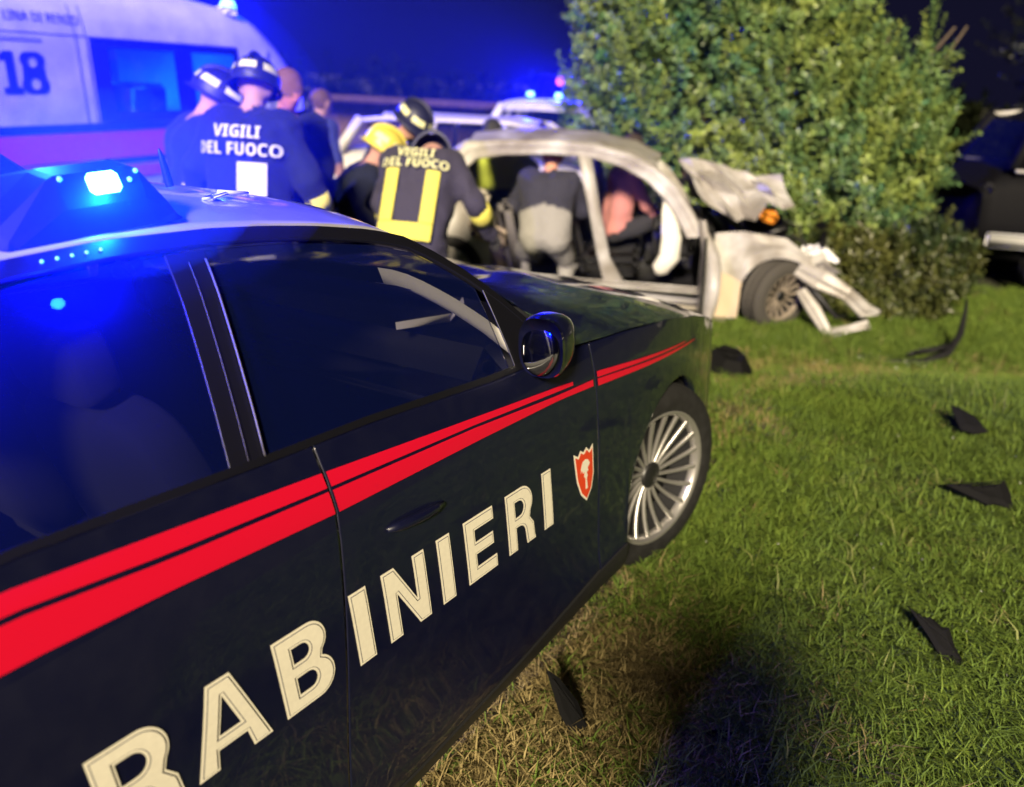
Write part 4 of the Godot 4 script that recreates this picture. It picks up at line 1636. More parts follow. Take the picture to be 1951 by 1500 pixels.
func build_ambulance() -> void:
	# origin under the rear edge of the sliding door; X forward, Y up, Z right
	var van := thing("ambulance", "white ambulance van with number 118, red side stripe and blue-lit windows", "ambulance", heading(-3.53, -0.2, -7.19, 20.0))
	van.position -= van.basis.z * 1.0
	var st := begin()
	var rows := []
	for i in 64:
		var x := lerpf(-3.2, 4.1, i / 63.0)
		var top := van_top(x)
		var row := PackedVector3Array()
		var n := 22
		for j in 2 * n + 1:
			var t := j / float(n)
			var s := 1.0 if t <= 1.0 else -1.0
			var f := t if t <= 1.0 else 2.0 - t
			# up the side, then across the roof
			var yn := lerpf(0.25, 2.40, minf(1.0, f / 0.8))
			var w := van_w(yn)
			if f > 0.8:
				w *= 1.0 - (f - 0.8) / 0.2
				yn = 2.40 + 0.02 * (f - 0.8) / 0.2
			var y := lerpf(0.25, top, (yn - 0.25) / 2.17)
			if top < 2.3:
				w = lerpf(van_w(minf(y, 2.42)), w, 0.55)
			if x > 2.6:
				w -= 0.10 * pow((x - 2.6) / 1.4, 2.0) * w
			for ax: float in [-2.1, 3.2]:
				var d := absf(x - ax)
				if d < 0.42 and f < 0.6:
					y = maxf(y, 0.34 + sqrt(0.42 * 0.42 - d * d))
			row.append(Vector3(x, y, s * w))
		rows.append(row)
	# the windows of the near side are openings
	for i in rows.size() - 1:
		var a: PackedVector3Array = rows[i]
		var b: PackedVector3Array = rows[i + 1]
		for j in a.size() - 1:
			var c := (a[j] + b[j + 1]) * 0.5
			if c.z > 0.8 and c.y > 1.36 and c.y < 1.90 and ((c.x > 0.22 and c.x < 1.06) or (c.x > 1.24 and c.x < 1.92)):
				continue
			quad(st, a[j], a[j + 1], b[j + 1], b[j])
	for e in [0, rows.size() - 1]:
		for j in range(1, 44):
			tri(st, rows[e][0], rows[e][j], rows[e][j + 1])
	obj("body", st, M.white_van_paint, van)
	# dark window band with its openings
	var frame := mat("window_frame_navy", 0.004, 0.006, 0.05, 0.25)
	for q in [[0.09, 1.94, 1.90, 1.965], [0.09, 1.94, 1.32, 1.40], [0.09, 0.27, 1.40, 1.90], [1.03, 1.27, 1.40, 1.90], [1.86, 1.94, 1.40, 1.90]]:
		obj("window_surround", van_patch(q[0], q[1], q[2], q[3], 0.006), frame, van)
	obj("lower_trim", van_patch(-3.1, 1.93, 1.255, 1.318, 0.006), frame, van)
	obj("side_panel", van_patch(0.09, 1.94, 0.98, 1.25, 0.003), frame, van)
	var vg := mat("van_glass", 0.02, 0.12, 0.45, 0.03)
	vg.albedo_color.a = 0.18
	vg.transparency = BaseMaterial3D.TRANSPARENCY_ALPHA
	obj("side_window", van_patch(0.27, 1.03, 1.40, 1.90, -0.004), vg, van)
	obj("side_window", van_patch(1.27, 1.86, 1.40, 1.90, -0.004), vg, van)
	var cab := begin()
	prism(cab, PackedVector2Array([Vector2(2.42, 1.34), Vector2(3.05, 1.34), Vector2(2.60, 1.86), Vector2(2.42, 1.90)]), 0.0, 0.01, Transform3D(Basis(), Vector3(0, 0, 0.945)))
	obj("cab_window", cab, frame, van)
	# windscreen
	st = begin()
	rows = []
	for i in 8:
		var x := lerpf(2.34, 3.18, i / 7.0)
		var row := PackedVector3Array()
		for j in 9:
			var t := j / 4.0 - 1.0
			row.append(Vector3(x, van_top(x) + 0.012 - 0.04 * t * t, t * lerpf(0.62, 0.80, i / 7.0)))
		rows.append(row)
	grid(st, rows)
	obj("windscreen", st, frame, van)
	# stripes
	obj("red_stripe", van_patch(-3.1, 1.0, 1.03, 1.245, 0.007), M.van_red, van)
	obj("red_stripe", van_patch(0.30, 0.95, 0.86, 0.965, 0.007), M.van_red, van)
	obj("red_stripe", van_patch(-3.1, -0.10, 0.70, 1.01, 0.007), M.van_red, van)
	# door seams
	for x: float in [-0.04, 0.06]:
		st = begin()
		var pts := []
		for j in 16:
			pts.append(on_van(x, lerpf(0.4, 2.2, j / 15.0), 0.002))
		tube(st, pts, [0.0028], 5)
		obj("door_seam", st, M.ink_grey, van)
	st = begin()
	tube(st, [on_van(-3.1, 1.975, 0.003), on_van(1.94, 1.975, 0.003)], [0.0032], 5)
	obj("gutter_line", st, M.ink_grey, van)
	for y: float in [1.915, 1.935]:
		st = begin()
		tube(st, [on_van(-1.3, y, 0.003), on_van(-0.36, y, 0.003)], [0.002], 5)
		obj("thin_line", st, M.ink_grey, van)
	# print
	var wrap := func(x0: float, y0: float) -> Callable:
		return func(v: Vector3) -> Vector3: return on_van(x0 + v.x, y0 + v.y, 0.0022 + v.z * 0.4)
	# slab-serif figures 118
	var one := PackedVector2Array([Vector2(-0.08, -0.15), Vector2(0.08, -0.15), Vector2(0.08, -0.10), Vector2(0.035, -0.10), Vector2(0.035, 0.15), Vector2(-0.03, 0.15), Vector2(-0.08, 0.12), Vector2(-0.08, 0.08), Vector2(-0.035, 0.09), Vector2(-0.035, -0.10), Vector2(-0.08, -0.10)])
	for x: float in [-0.895, -0.675]:
		st = begin()
		prism(st, one, 0.0, 0.004)
		mesh_node("printed_figure", bend(done(st), wrap.call(x, 1.69)), M.ink, van)
	var eight := [PackedVector2Array(), PackedVector2Array(), PackedVector2Array()]
	arc(eight[0], Vector2(0.045, -0.085), 0.065, -90, 40, 6)
	arc(eight[0], Vector2(0.04, 0.09), 0.06, -40, 90, 6)
	arc(eight[0], Vector2(-0.04, 0.09), 0.06, 90, 220, 6)
	arc(eight[0], Vector2(-0.045, -0.085), 0.065, 140, 270, 6)
	arc(eight[1], Vector2(0, 0.075), 0.036, 0, 345, 10)
	arc(eight[2], Vector2(0, -0.078), 0.040, 0, 345, 10)
	st = begin(false)
	strips(st, eight, func(q: Vector2) -> Vector3: return on_van(-0.475 + q.x * 1.1, 1.69 + q.y, 0.0025), 0.05)
	obj("printed_figure", st, M.ink, van)
	mesh_node("side_lettering", bend(text_mesh("LINA DI RENZO", 0.072, 0.004, false), wrap.call(-0.31, 2.085)), M.ink_grey, van)
	# cabin behind the windows
	st = begin()
	cbox(st, at(Vector3(0.7, 1.3, -0.75)), Vector3(2.8, 1.9, 0.04), 0.01)
	cbox(st, at(Vector3(-0.75, 1.3, 0)), Vector3(0.04, 1.9, 1.6), 0.01)
	cbox(st, at(Vector3(2.15, 1.3, 0)), Vector3(0.04, 1.9, 1.6), 0.01)
	var lining := mat("cabin_lining", 0.45, 0.55, 0.6, 0.6)
	obj("cabin_wall", st, lining, van)
	st = begin()
	cbox(st, at(Vector3(0.62, 1.80, -0.45)), Vector3(0.62, 0.12, 0.4), 0.03)
	cbox(st, at(Vector3(0.88, 1.66, -0.45)), Vector3(0.14, 0.26, 0.4), 0.03)
	obj("wall_cupboard", st, M.white_plastic, van)
	st = begin()
	ellipsoid(st, at(Vector3(0.66, 1.50, -0.1)), Vector3(0.07, 0.13, 0.08), 12)
	obj("equipment_bag", st, frame, van)
	st = begin()
	cbox(st, at(Vector3(1.5, 1.25, 0.0)), Vector3(0.5, 0.7, 0.5), 0.05)
	obj("attendant_seat", st, frame, van)
	st = begin()
	cbox(st, at(Vector3(0.7, 2.27, -0.1)), Vector3(0.5, 0.02, 0.12), 0.008)
	obj("cabin_lamp", st, glow("cabin_glow", Color(0.35, 0.75, 1.0), 2.0), van)
	lamp("cabin_light", van, Vector3(0.7, 2.2, -0.1), Color(0.05, 0.38, 1.0), 5.5, 0.1)
	# beacon at the front corner of the roof
	st = begin()
	lathe(st, [Vector2(0.001, 0.10), Vector2(0.05, 0.095), Vector2(0.075, 0.05), Vector2(0.08, 0.0), Vector2(0.001, 0.0)], 16, Transform3D(Basis(Vector3.RIGHT, -PI / 2), Vector3(2.28, 2.34, 0.62)))
	obj("beacon_lamp", st, M.far_beacon_glow, van)
	lamp("beacon_light", van, Vector3(2.28, 2.40, 0.62), Color(0.01, 0.06, 1.0), 20.0, 0.06)
	st = begin()
	cbox(st, at(Vector3(2.02, 2.30, 0.80)), Vector3(0.20, 0.10, 0.14), 0.03)
	obj("roof_lamp_mount", st, M.white_plastic, van)
	# white pillar between sliding door and cab
	obj("door_pillar", van_patch(1.95, 2.40, 1.30, 2.0, 0.008), M.white_van_paint, van)
	# side mirror, wheels, bumper
	st = begin()
	cbox(st, at(Vector3(2.95, 1.45, 1.13)), Vector3(0.12, 0.34, 0.2), 0.04)
	obj("wing_mirror", st, M.black_plastic, van)
	st = begin()
	cbox(st, at(Vector3(4.03, 0.5, 0)), Vector3(0.2, 0.34, 1.75), 0.07)
	obj("front_bumper", st, M.black_plastic, van)
	for sd: float in [-1.0, 1.0]:
		for ax: float in [-2.1, 3.2]:
			wheel(van, Transform3D(Basis() if sd > 0 else Basis(Vector3.UP, PI), Vector3(ax, 0.34, 0.86 * sd)), 0.34, 0.21, 8)
		st = begin()
		cbox(st, at(Vector3(3.95, 0.86, 0.68 * sd)), Vector3(0.16, 0.24, 0.3), 0.05)
		obj("headlight", st, M.clear_glass, van)

# ------------------------------------------------------------------ the crashed car (X to its front, Y up, Z towards its right side, which faces the police car)
const WK := 1.10

func wv(x: float, y: float, z := 0.0) -> Vector3:
	return Vector3(x, y, z) * WK

func wpoly(a: Array) -> PackedVector2Array:
	var o := PackedVector2Array()
	for i in range(0, a.size(), 2):
		o.append(Vector2(a[i], a[i + 1]) * WK)
	return o

func build_wreck() -> void:
	var yaw := atan2(0.12, 1.0)
	var f := Vector3(cos(yaw), 0, sin(yaw))
	var car := thing("crashed_car", "wrecked white small car without doors, its front crushed and bonnet folded up", "car", Transform3D(Basis(f, Vector3.UP, f.cross(Vector3.UP)), Vector3(2.09, -0.2, -6.71)))
	var paint: Material = M.wreck_paint
	# roof rails with the windscreen pillars, both sides
	var ring_o := [Vector2(-2.44, 0.95), Vector2(-2.42, 1.16), Vector2(-2.37, 1.21), Vector2(-2.11, 1.24), Vector2(-1.73, 1.26), Vector2(-1.43, 1.25), Vector2(-1.16, 1.20), Vector2(-0.97, 1.12), Vector2(-0.81, 1.0), Vector2(-0.68, 0.84), Vector2(-0.56, 0.66)]
	var ring_i := [Vector2(-2.36, 0.93), Vector2(-2.345, 1.03), Vector2(-2.28, 1.09), Vector2(-2.08, 1.13), Vector2(-1.73, 1.155), Vector2(-1.45, 1.15), Vector2(-1.22, 1.10), Vector2(-1.03, 1.015), Vector2(-0.88, 0.89), Vector2(-0.77, 0.75), Vector2(-0.70, 0.64)]
	for sd in [[0.0, 0.0], [-1.46, -1.46]]:
		var rows := []
		for i in ring_o.size():
			var a: Vector2 = ring_o[i]
			var b: Vector2 = ring_i[i]
			var lean := -0.10 * clampf((a.y - 0.65) / 0.6, 0, 1)
			if sd[0] < -1:
				lean = -lean
			var zc: float = sd[0] + lean
			var ins := -0.07 if sd[0] > -1 else 0.07
			var row := PackedVector3Array()
			for q in [[a, ins * 0.95], [a, ins * 0.25], [a.lerp(b, 0.12), ins * 0.02], [a.lerp(b, 0.42), 0.0], [a.lerp(b, 0.46), ins * 0.16], [a.lerp(b, 0.92), ins * 0.16], [b, ins * 0.30], [b, ins]]:
				row.append(wv(q[0].x, q[0].y, zc + q[1]))
			rows.append(row)
		var st := begin()
		for j in 8:
			# each face of the pressing keeps its own sharp edges
			st.set_smooth_group(j + 1)
			var two := []
			for row: PackedVector3Array in rows:
				two.append(PackedVector3Array([row[j], row[(j + 1) % 8]]))
			grid(st, two)
		obj("roof_frame", st, paint, car)
	# roof sheet
	var st := begin()
	var rows := []
	for i in range(2, 8):
		var a: Vector2 = ring_o[i]
		var row := PackedVector3Array()
		for j in 15:
			var t := j / 14.0
			row.append(wv(a.x + 0.05 * sin(t * PI) * (1.0 if i > 5 else 0.0), a.y - 0.005 + 0.045 * sin(t * PI) + 0.012 * sin(t * 17.0 + i), lerpf(-0.14, -1.32, t)))
		rows.append(row)
	grid(st, rows)
	obj("roof", st, paint, car)
	# centre pillar, leaning back
	st = begin()
	prism(st, wpoly([-1.535, 1.17, -1.435, 1.15, -1.345, 0.80, -1.24, 0.44, -1.06, 0.17, -1.24, 0.17, -1.34, 0.46, -1.43, 0.80]), -0.17 * WK, -0.06 * WK)
	obj("centre_pillar", st, paint, car)
	st = begin()
	prism(st, wpoly([-1.535, 1.17, -1.435, 1.15, -1.345, 0.80, -1.24, 0.44, -1.06, 0.17, -1.24, 0.17, -1.34, 0.46, -1.43, 0.80]), -1.42 * WK, -1.34 * WK)
	obj("centre_pillar", st, paint, car)
	# sill with its dark seam
	st = begin()
	cbox(st, at(wv(-1.35, 0.21, -0.06)), wv(2.0, 0.10, 0.16), 0.02)
	obj("sill", st, paint, car)
	st = begin()
	cbox(st, at(wv(-1.35, 0.10, -0.04)), wv(2.05, 0.11, 0.14), 0.03)
	obj("sill_skirt", st, M.wreck_inside, car)
	st = begin()
	cbox(st, at(wv(-1.35, 0.155, 0.0)), wv(1.9, 0.012, 0.06), 0.003)
	obj("sill_seam", st, M.black_plastic, car)
	# floor and tunnel
	st = begin()
	cbox(st, at(wv(-1.4, 0.17, -0.72)), wv(2.3, 0.05, 1.3), 0.01)
	obj("floor", st, M.cabin_dark, car)
	st = begin()
	cbox(st, at(wv(-1.4, 0.45, -1.42)), wv(2.0, 0.5, 0.06), 0.02)
	obj("far_door", st, M.cabin_dark, car)
	# rear quarter and hatch
	st = begin()
	prism(st, wpoly([-2.44, 0.96, -2.36, 0.94, -2.20, 0.74, -2.12, 0.30, -2.25, 0.10, -2.95, 0.12, -3.0, 0.55, -2.85, 0.95, -2.6, 1.13, -2.42, 1.16]), -0.12 * WK, -0.02 * WK)
	obj("rear_quarter", st, paint, car)
	st = begin()
	prism(st, wpoly([-2.44, 0.96, -2.36, 0.94, -2.20, 0.74, -2.12, 0.30, -2.25, 0.10, -2.95, 0.12, -3.0, 0.55, -2.85, 0.95, -2.6, 1.13, -2.42, 1.16]), -1.44 * WK, -1.34 * WK)
	obj("rear_quarter", st, paint, car)
	st = begin()
	quad(st, wv(-2.42, 1.17, -0.15), wv(-2.42, 1.17, -1.32), wv(-2.98, 0.6, -1.36), wv(-2.98, 0.6, -0.1))
	quad(st, wv(-2.98, 0.6, -0.1), wv(-2.98, 0.6, -1.36), wv(-2.96, 0.14, -1.36), wv(-2.96, 0.14, -0.1))
	obj("hatch", st, paint, car)
	# dash, bulkhead, engine bay
	st = begin()
	cbox(st, at(wv(-0.78, 0.58, -0.72), Vector3(0, 0, 0.15)), wv(0.30, 0.28, 1.25), 0.06)
	obj("dashboard", st, M.cabin_dark, car)
	st = begin()
	cbox(st, at(wv(-0.53, 0.42, -0.72)), wv(0.06, 0.6, 1.3), 0.02)
	obj("bulkhead", st, M.cabin_dark, car)
	st = begin()
	cbox(st, at(wv(-0.18, 0.46, -0.70), Vector3(0.1, 0.2, -0.1)), wv(0.5, 0.42, 0.9), 0.05)
	cbox(st, at(wv(-0.1, 0.70, -0.45), Vector3(0.3, 0.2, 0.4)), wv(0.3, 0.10, 0.35), 0.03)
	obj("engine", st, M.dark_metal, car)
	# seats
	for s in [[-1.62, 0], [-1.60, 1]]:
		var z := -0.42 if s[1] == 0 else -1.05
		var seat := Node3D.new()
		seat.name = numbered("seat", car)
		seat.position = wv(s[0], 0.2, z)
		car.add_child(seat, true)
		st = begin()
		cbox(st, at(wv(0.38, 0.14, 0), Vector3(0, 0, 0.1)), wv(0.45, 0.16, 0.42), 0.05)
		obj("seat_cushion", st, M.seat_cloth, seat)
		st = begin()
		cbox(st, at(wv(0.02, 0.40, 0), Vector3(0, 0, 0.28)), wv(0.15, 0.58, 0.42), 0.06)
		obj("seat_back", st, M.seat_cloth, seat)
	st = begin()
	cbox(st, at(wv(-2.02, 0.42, -0.30), Vector3(0, 0, 0.22)), wv(0.16, 0.72, 0.36), 0.06)
	obj("rear_seat_back", st, mat("rear_seat_grey", 0.13, 0.12, 0.12, 0.9), car)
	st = begin()
	cbox(st, at(wv(-2.18, 0.40, -0.2), Vector3(0.1, 0, 0.42)), wv(0.26, 0.55, 0.32), 0.07)
	cbox(st, at(wv(-2.16, 0.56, -0.06), Vector3(0.4, 0.3, -0.5)), wv(0.34, 0.14, 0.18), 0.06)
	obj("torn_lining", st, mat("lining_beige", 0.50, 0.40, 0.28, 0.85), car)
	st = begin()
	cbox(st, at(wv(-2.3, 0.66, -0.22), Vector3(0, 0, -0.25)), wv(0.14, 0.42, 0.06), 0.03)
	obj("torn_lining", st, M.wreck_inside, car)
	# open front door seen along its edge, hanging from the windscreen pillar
	st = begin()
	rows = []
	for i in 12:
		var v := i / 11.0
		var x := lerpf(-0.61, -0.52, smoothstep(0.0, 0.35, v))
		x = lerpf(x, -0.545, smoothstep(0.6, 1.0, v))
		var y := lerpf(0.80, -0.02, v)
		var hw := lerpf(0.02, 0.058, smoothstep(0.0, 0.3, v)) * lerpf(1.0, 0.30, smoothstep(0.55, 1.0, v))
		var row := PackedVector3Array()
		for q in [[-1, -0.05], [-1, 0.30], [-0.6, 0.46], [0.2, 0.50], [0.9, 0.45], [1, 0.28], [1, -0.05]]:
			row.append(wv(x + q[0] * hw, y, q[1] * lerpf(0.35, 1.0, smoothstep(0.0, 0.5, v))))
		rows.append(row)
	grid(st, rows)
	obj("open_door", st, paint, car)
	st = begin()
	tube(st, [wv(-0.59, 0.70, 0.30), wv(-0.585, 0.45, 0.46), wv(-0.575, 0.15, 0.46)], [0.012], 6)
	obj("door_seal", st, M.rubber, car)
	# front wing with wheel arch
	st = begin()
	rows = []
	for i in 25:
		var x := lerpf(-0.50, 0.20, i / 24.0)
		var top := curve([-0.5, -0.3, 0.0, 0.2], [0.69, 0.72, 0.69, 0.56], x)
		var low := 0.08 if x < -0.285 else 0.262 + sqrt(maxf(0.0, 0.285 * 0.285 - pow(x, 2.0)))
		if x >= -0.285:
			low = maxf(low, 0.08)
		var row := PackedVector3Array()
		for j in 9:
			var v := j / 8.0
			var dent := 0.010 * sin(x * 13.0 + v * 4.0) + (0.022 if v > 0.55 else 0.0) + 0.035 * absf(fmod(x * 3.1 + v * 0.8 + 9.0, 1.0) - 0.5)
			row.append(wv(x, lerpf(low, top, v), dent - 0.03 * v * v - 0.35 * pow(maxf(0.0, x), 1.5)))
		rows.append(row)
	grid(st, rows)
	obj("front_wing", st, paint, car)
	# cream inner panel laid bare behind the door, scraped edge of the wing
	st = begin()
	rows = []
	for i in 7:
		var x := lerpf(-0.50, -0.275, i / 6.0)
		var row := PackedVector3Array()
		for j in 7:
			var v := j / 6.0
			row.append(wv(x, lerpf(0.09, 0.46 - 0.10 * i / 6.0, v), 0.045 + 0.012 * sin(v * 7.0 + i)))
		rows.append(row)
	grid(st, rows)
	obj("inner_panel", st, M.lining_beige, car)
	for i in 9:
		# torn edges, brackets and hoses round the crushed front
		st = begin(false)
		var p := wv(rng.randf_range(0.02, 0.30), rng.randf_range(0.25, 0.78), rng.randf_range(-0.35, 0.05))
		var a := Vector3(rng.randfn(0, 0.10), rng.randfn(0, 0.08), rng.randfn(0, 0.05))
		var b := Vector3(rng.randfn(0.04, 0.05), rng.randfn(-0.04, 0.06), rng.randfn(0, 0.06))
		tri(st, p, p + a, p + b)
		tri(st, p + a, p + a * 0.8 + b * 1.2, p + b)
		tri(st, p + Vector3(0, 0, 0.012), p + b + Vector3(0, 0, 0.012), p + a + Vector3(0, 0, 0.012))
		obj("torn_metal", st, paint if i % 3 else M.dark_metal, car)
	for i in 5:
		st = begin()
		var p := wv(rng.randf_range(-0.3, 0.1), rng.randf_range(0.55, 0.72), -0.1 - 0.15 * i)
		tube(st, [p, p + Vector3(0.08, 0.07, 0.03), p + Vector3(0.2, 0.02, 0.05), p + Vector3(0.27, -0.12, 0.06)], [0.012], 6)
		obj("hose", st, M.rubber, car)
	# folded bonnet
	st = begin(false)
	rows = []
	var crease := FastNoiseLite.new()
	crease.seed = 5
	crease.frequency = 0.75
	for i in 10:
		var u := i / 9.0
		var row := PackedVector3Array()
		for j in 6:
			var v := j / 5.0
			# from the raised ridge (v=0) down the near face (v=1)
			var ridge := Vector3(lerpf(-0.80, -0.06, u), 1.15 + 0.03 * sin(u * 6.0) - 0.05 * u, lerpf(-0.42, -0.34, u))
			var foot := Vector3(lerpf(-0.56, 0.02, u), 0.86 - 0.06 * sin(u * 4.0), lerpf(-0.12, -0.02, u))
			if u > 0.55 and u < 0.85:
				foot.y += 0.09 * sin((u - 0.55) / 0.3 * PI)
			var q := ridge.lerp(foot, v)
			var n := crease.get_noise_2d(u * 5.0, v * 3.0)
			q.z += absf(n) * 0.34 - 0.04
			q.y += n * 0.05
			row.append(q * WK)
		rows.append(row)
	grid(st, rows)
	rows = []
	for i in 10:
		var u := i / 9.0
		var row := PackedVector3Array()
		for j in 5:
			var v := j / 4.0
			var ridge := Vector3(lerpf(-0.80, -0.06, u), 1.15 + 0.03 * sin(u * 6.0) - 0.05 * u, lerpf(-0.42, -0.34, u))
			var back := Vector3(lerpf(-0.62, 0.1, u), 0.80, -1.25)
			var q := ridge.lerp(back, v)
			var n := crease.get_noise_2d(u * 5.0, -v * 3.0)
			var n0 := crease.get_noise_2d(u * 5.0, 0.0)
			q.z += (absf(n0) * 0.34 - 0.04) * (1.0 - v)
			q.y += n * 0.05 * (1.0 if v == 0.0 else 1.8)
			row.append(q * WK)
		rows.append(row)
	grid(st, rows)
	obj("folded_bonnet", st, paint, car)
	st = begin()
	cbox(st, at(wv(-0.14, 0.83, -0.06), Vector3(0.2, 0.1, -0.25)), wv(0.13, 0.08, 0.08), 0.02)
	obj("amber_lamp_unit", st, M.amber, car)
	# torn bumper and strips that hang from the front
	var strip := func(pts: Array, w: float, th: float) -> SurfaceTool:
		var s2 := begin(false)
		var rr := []
		for i in pts.size():
			var p: Vector3 = pts[i]
			var d: Vector3 = (pts[mini(i + 1, pts.size() - 1)] - pts[maxi(i - 1, 0)]).normalized()
			var up := d.cross(Vector3(0, 0, 1)).normalized() * -1.0
			p += Vector3(rng.randfn(0, 0.008), rng.randfn(0, 0.012), rng.randfn(0, 0.02))
			var wi := w * rng.randf_range(0.62, 1.05) * (0.35 if i == pts.size() - 1 else 1.0)
			var row := PackedVector3Array()
			for q in [Vector2(-1, 0), Vector2(-0.8, 0.7), Vector2(-0.3, 0.2), Vector2(0.1, 0.9), Vector2(0.8, 0.6), Vector2(1, 0), Vector2(0.8, -0.3), Vector2(-0.8, -0.3)]:
				row.append((p + up * wi * q.x + Vector3(0, 0, th * q.y)) * WK)
			rr.append(row)
		grid(s2, rr, true)
		return s2
	obj("torn_bumper", strip.call([Vector3(0.13, 0.50, -0.05), Vector3(0.28, 0.42, 0.06), Vector3(0.45, 0.33, 0.10), Vector3(0.60, 0.26, 0.08), Vector3(0.72, 0.21, 0.0)], 0.075, 0.025), paint, car)
	obj("torn_bumper", strip.call([Vector3(0.14, 0.34, 0.0), Vector3(0.25, 0.20, 0.08), Vector3(0.36, 0.09, 0.12), Vector3(0.46, 0.03, 0.12)], 0.05, 0.02), paint, car)
	obj("torn_bumper", strip.call([Vector3(0.40, 0.06, 0.12), Vector3(0.52, 0.09, 0.12), Vector3(0.64, 0.12, 0.05), Vector3(0.70, 0.07, 0.0)], 0.04, 0.02), paint, car)
	obj("torn_strip", strip.call([Vector3(0.16, 0.58, -0.2), Vector3(0.28, 0.58, -0.15), Vector3(0.42, 0.52, -0.15)], 0.045, 0.015), M.white_plastic, car)
	st = begin()
	tube(st, [wv(0.12, 0.40, -0.1), wv(0.28, 0.30, 0.0), wv(0.42, 0.16, 0.05), wv(0.5, 0.16, 0.0)], [0.02, 0.028, 0.02, 0.012], 7)
	obj("torn_liner", st, M.black_plastic, car)
	# curtain airbag in the front opening
	st = begin()
	tube(st, [wv(-0.87, 0.92, -0.16), wv(-0.84, 0.80, -0.12), wv(-0.80, 0.62, -0.1), wv(-0.80, 0.48, -0.1), wv(-0.86, 0.38, -0.1), wv(-0.87, 0.34, -0.1)], [0.02, 0.07, 0.095, 0.10, 0.085, 0.03], 14, 0.7)
	obj("airbag", st, M.airbag_cloth, car)
	# wheels
	wheel(car, Transform3D(Basis(Vector3.UP, deg_to_rad(38)) * Basis(Vector3.RIGHT, 0.10), wv(0.0, 0.262, -0.10)), 0.300, 0.195, 14, "wheel", "dusty_alloy", "dusty_rubber")
	wheel(car, Transform3D(Basis(Vector3.UP, PI), wv(0.0, 0.262, -1.35)), 0.300, 0.195, 8)
	wheel(car, Transform3D(Basis(), wv(-2.45, 0.262, -0.10)), 0.300, 0.195, 8)
	wheel(car, Transform3D(Basis(Vector3.UP, PI), wv(-2.45, 0.262, -1.35)), 0.300, 0.195, 8)

# ------------------------------------------------------------------ litter of the crash
func shard(label: String, x: float, z: float, outline: Array, thick: float, turn: float, tilt: float, lift := 0.0, m: Material = null) -> void:
	# a broken bit of black trim: an outline in the ground plane, dished, with a rim and ribs
	var poly := PackedVector2Array()
	for i in range(0, outline.size(), 2):
		poly.append(Vector2(outline[i], outline[i + 1]))
	var o := thing("plastic_shard", label, "debris", Transform3D(Basis(Vector3.UP, turn) * Basis(Vector3.RIGHT, tilt), Vector3(x, ground_y(x, z) + 0.03 + lift, z)), "broken black trim pieces on the grass")
	var c := Vector2.ZERO
	for q in poly:
		c += q / poly.size()
	var st := begin(false)
	for i in poly.size():
		var a := poly[i]
		var b := poly[(i + 1) % poly.size()]
		var am := a.lerp(c, 0.45)
		var bm := b.lerp(c, 0.45)
		var d := thick
		for s: float in [0.0, -thick * 0.6]:
			quad(st, Vector3(a.x, s, a.y), Vector3(b.x, s, b.y), Vector3(bm.x, s + d, bm.y), Vector3(am.x, s + d, am.y))
			tri(st, Vector3(am.x, s + d, am.y), Vector3(bm.x, s + d, bm.y), Vector3(c.x, s + d * 0.7, c.y))
		quad(st, Vector3(a.x, 0, a.y), Vector3(b.x, 0, b.y), Vector3(b.x, -thick * 0.6, b.y), Vector3(a.x, -thick * 0.6, a.y))
	obj("shell", st, m if m else M.broken_plastic, o)
	st = begin(false)
	for t: float in [0.3, 0.6]:
		var p := poly[0].lerp(c, t)
		var q := poly[poly.size() / 2].lerp(c, t * 0.8)
		tube(st, [Vector3(p.x, thick * 1.1, p.y), Vector3(q.x, thick * 1.2, q.y)], [0.004, 0.002], 5)
	obj("rib", st, M.broken_plastic, o)

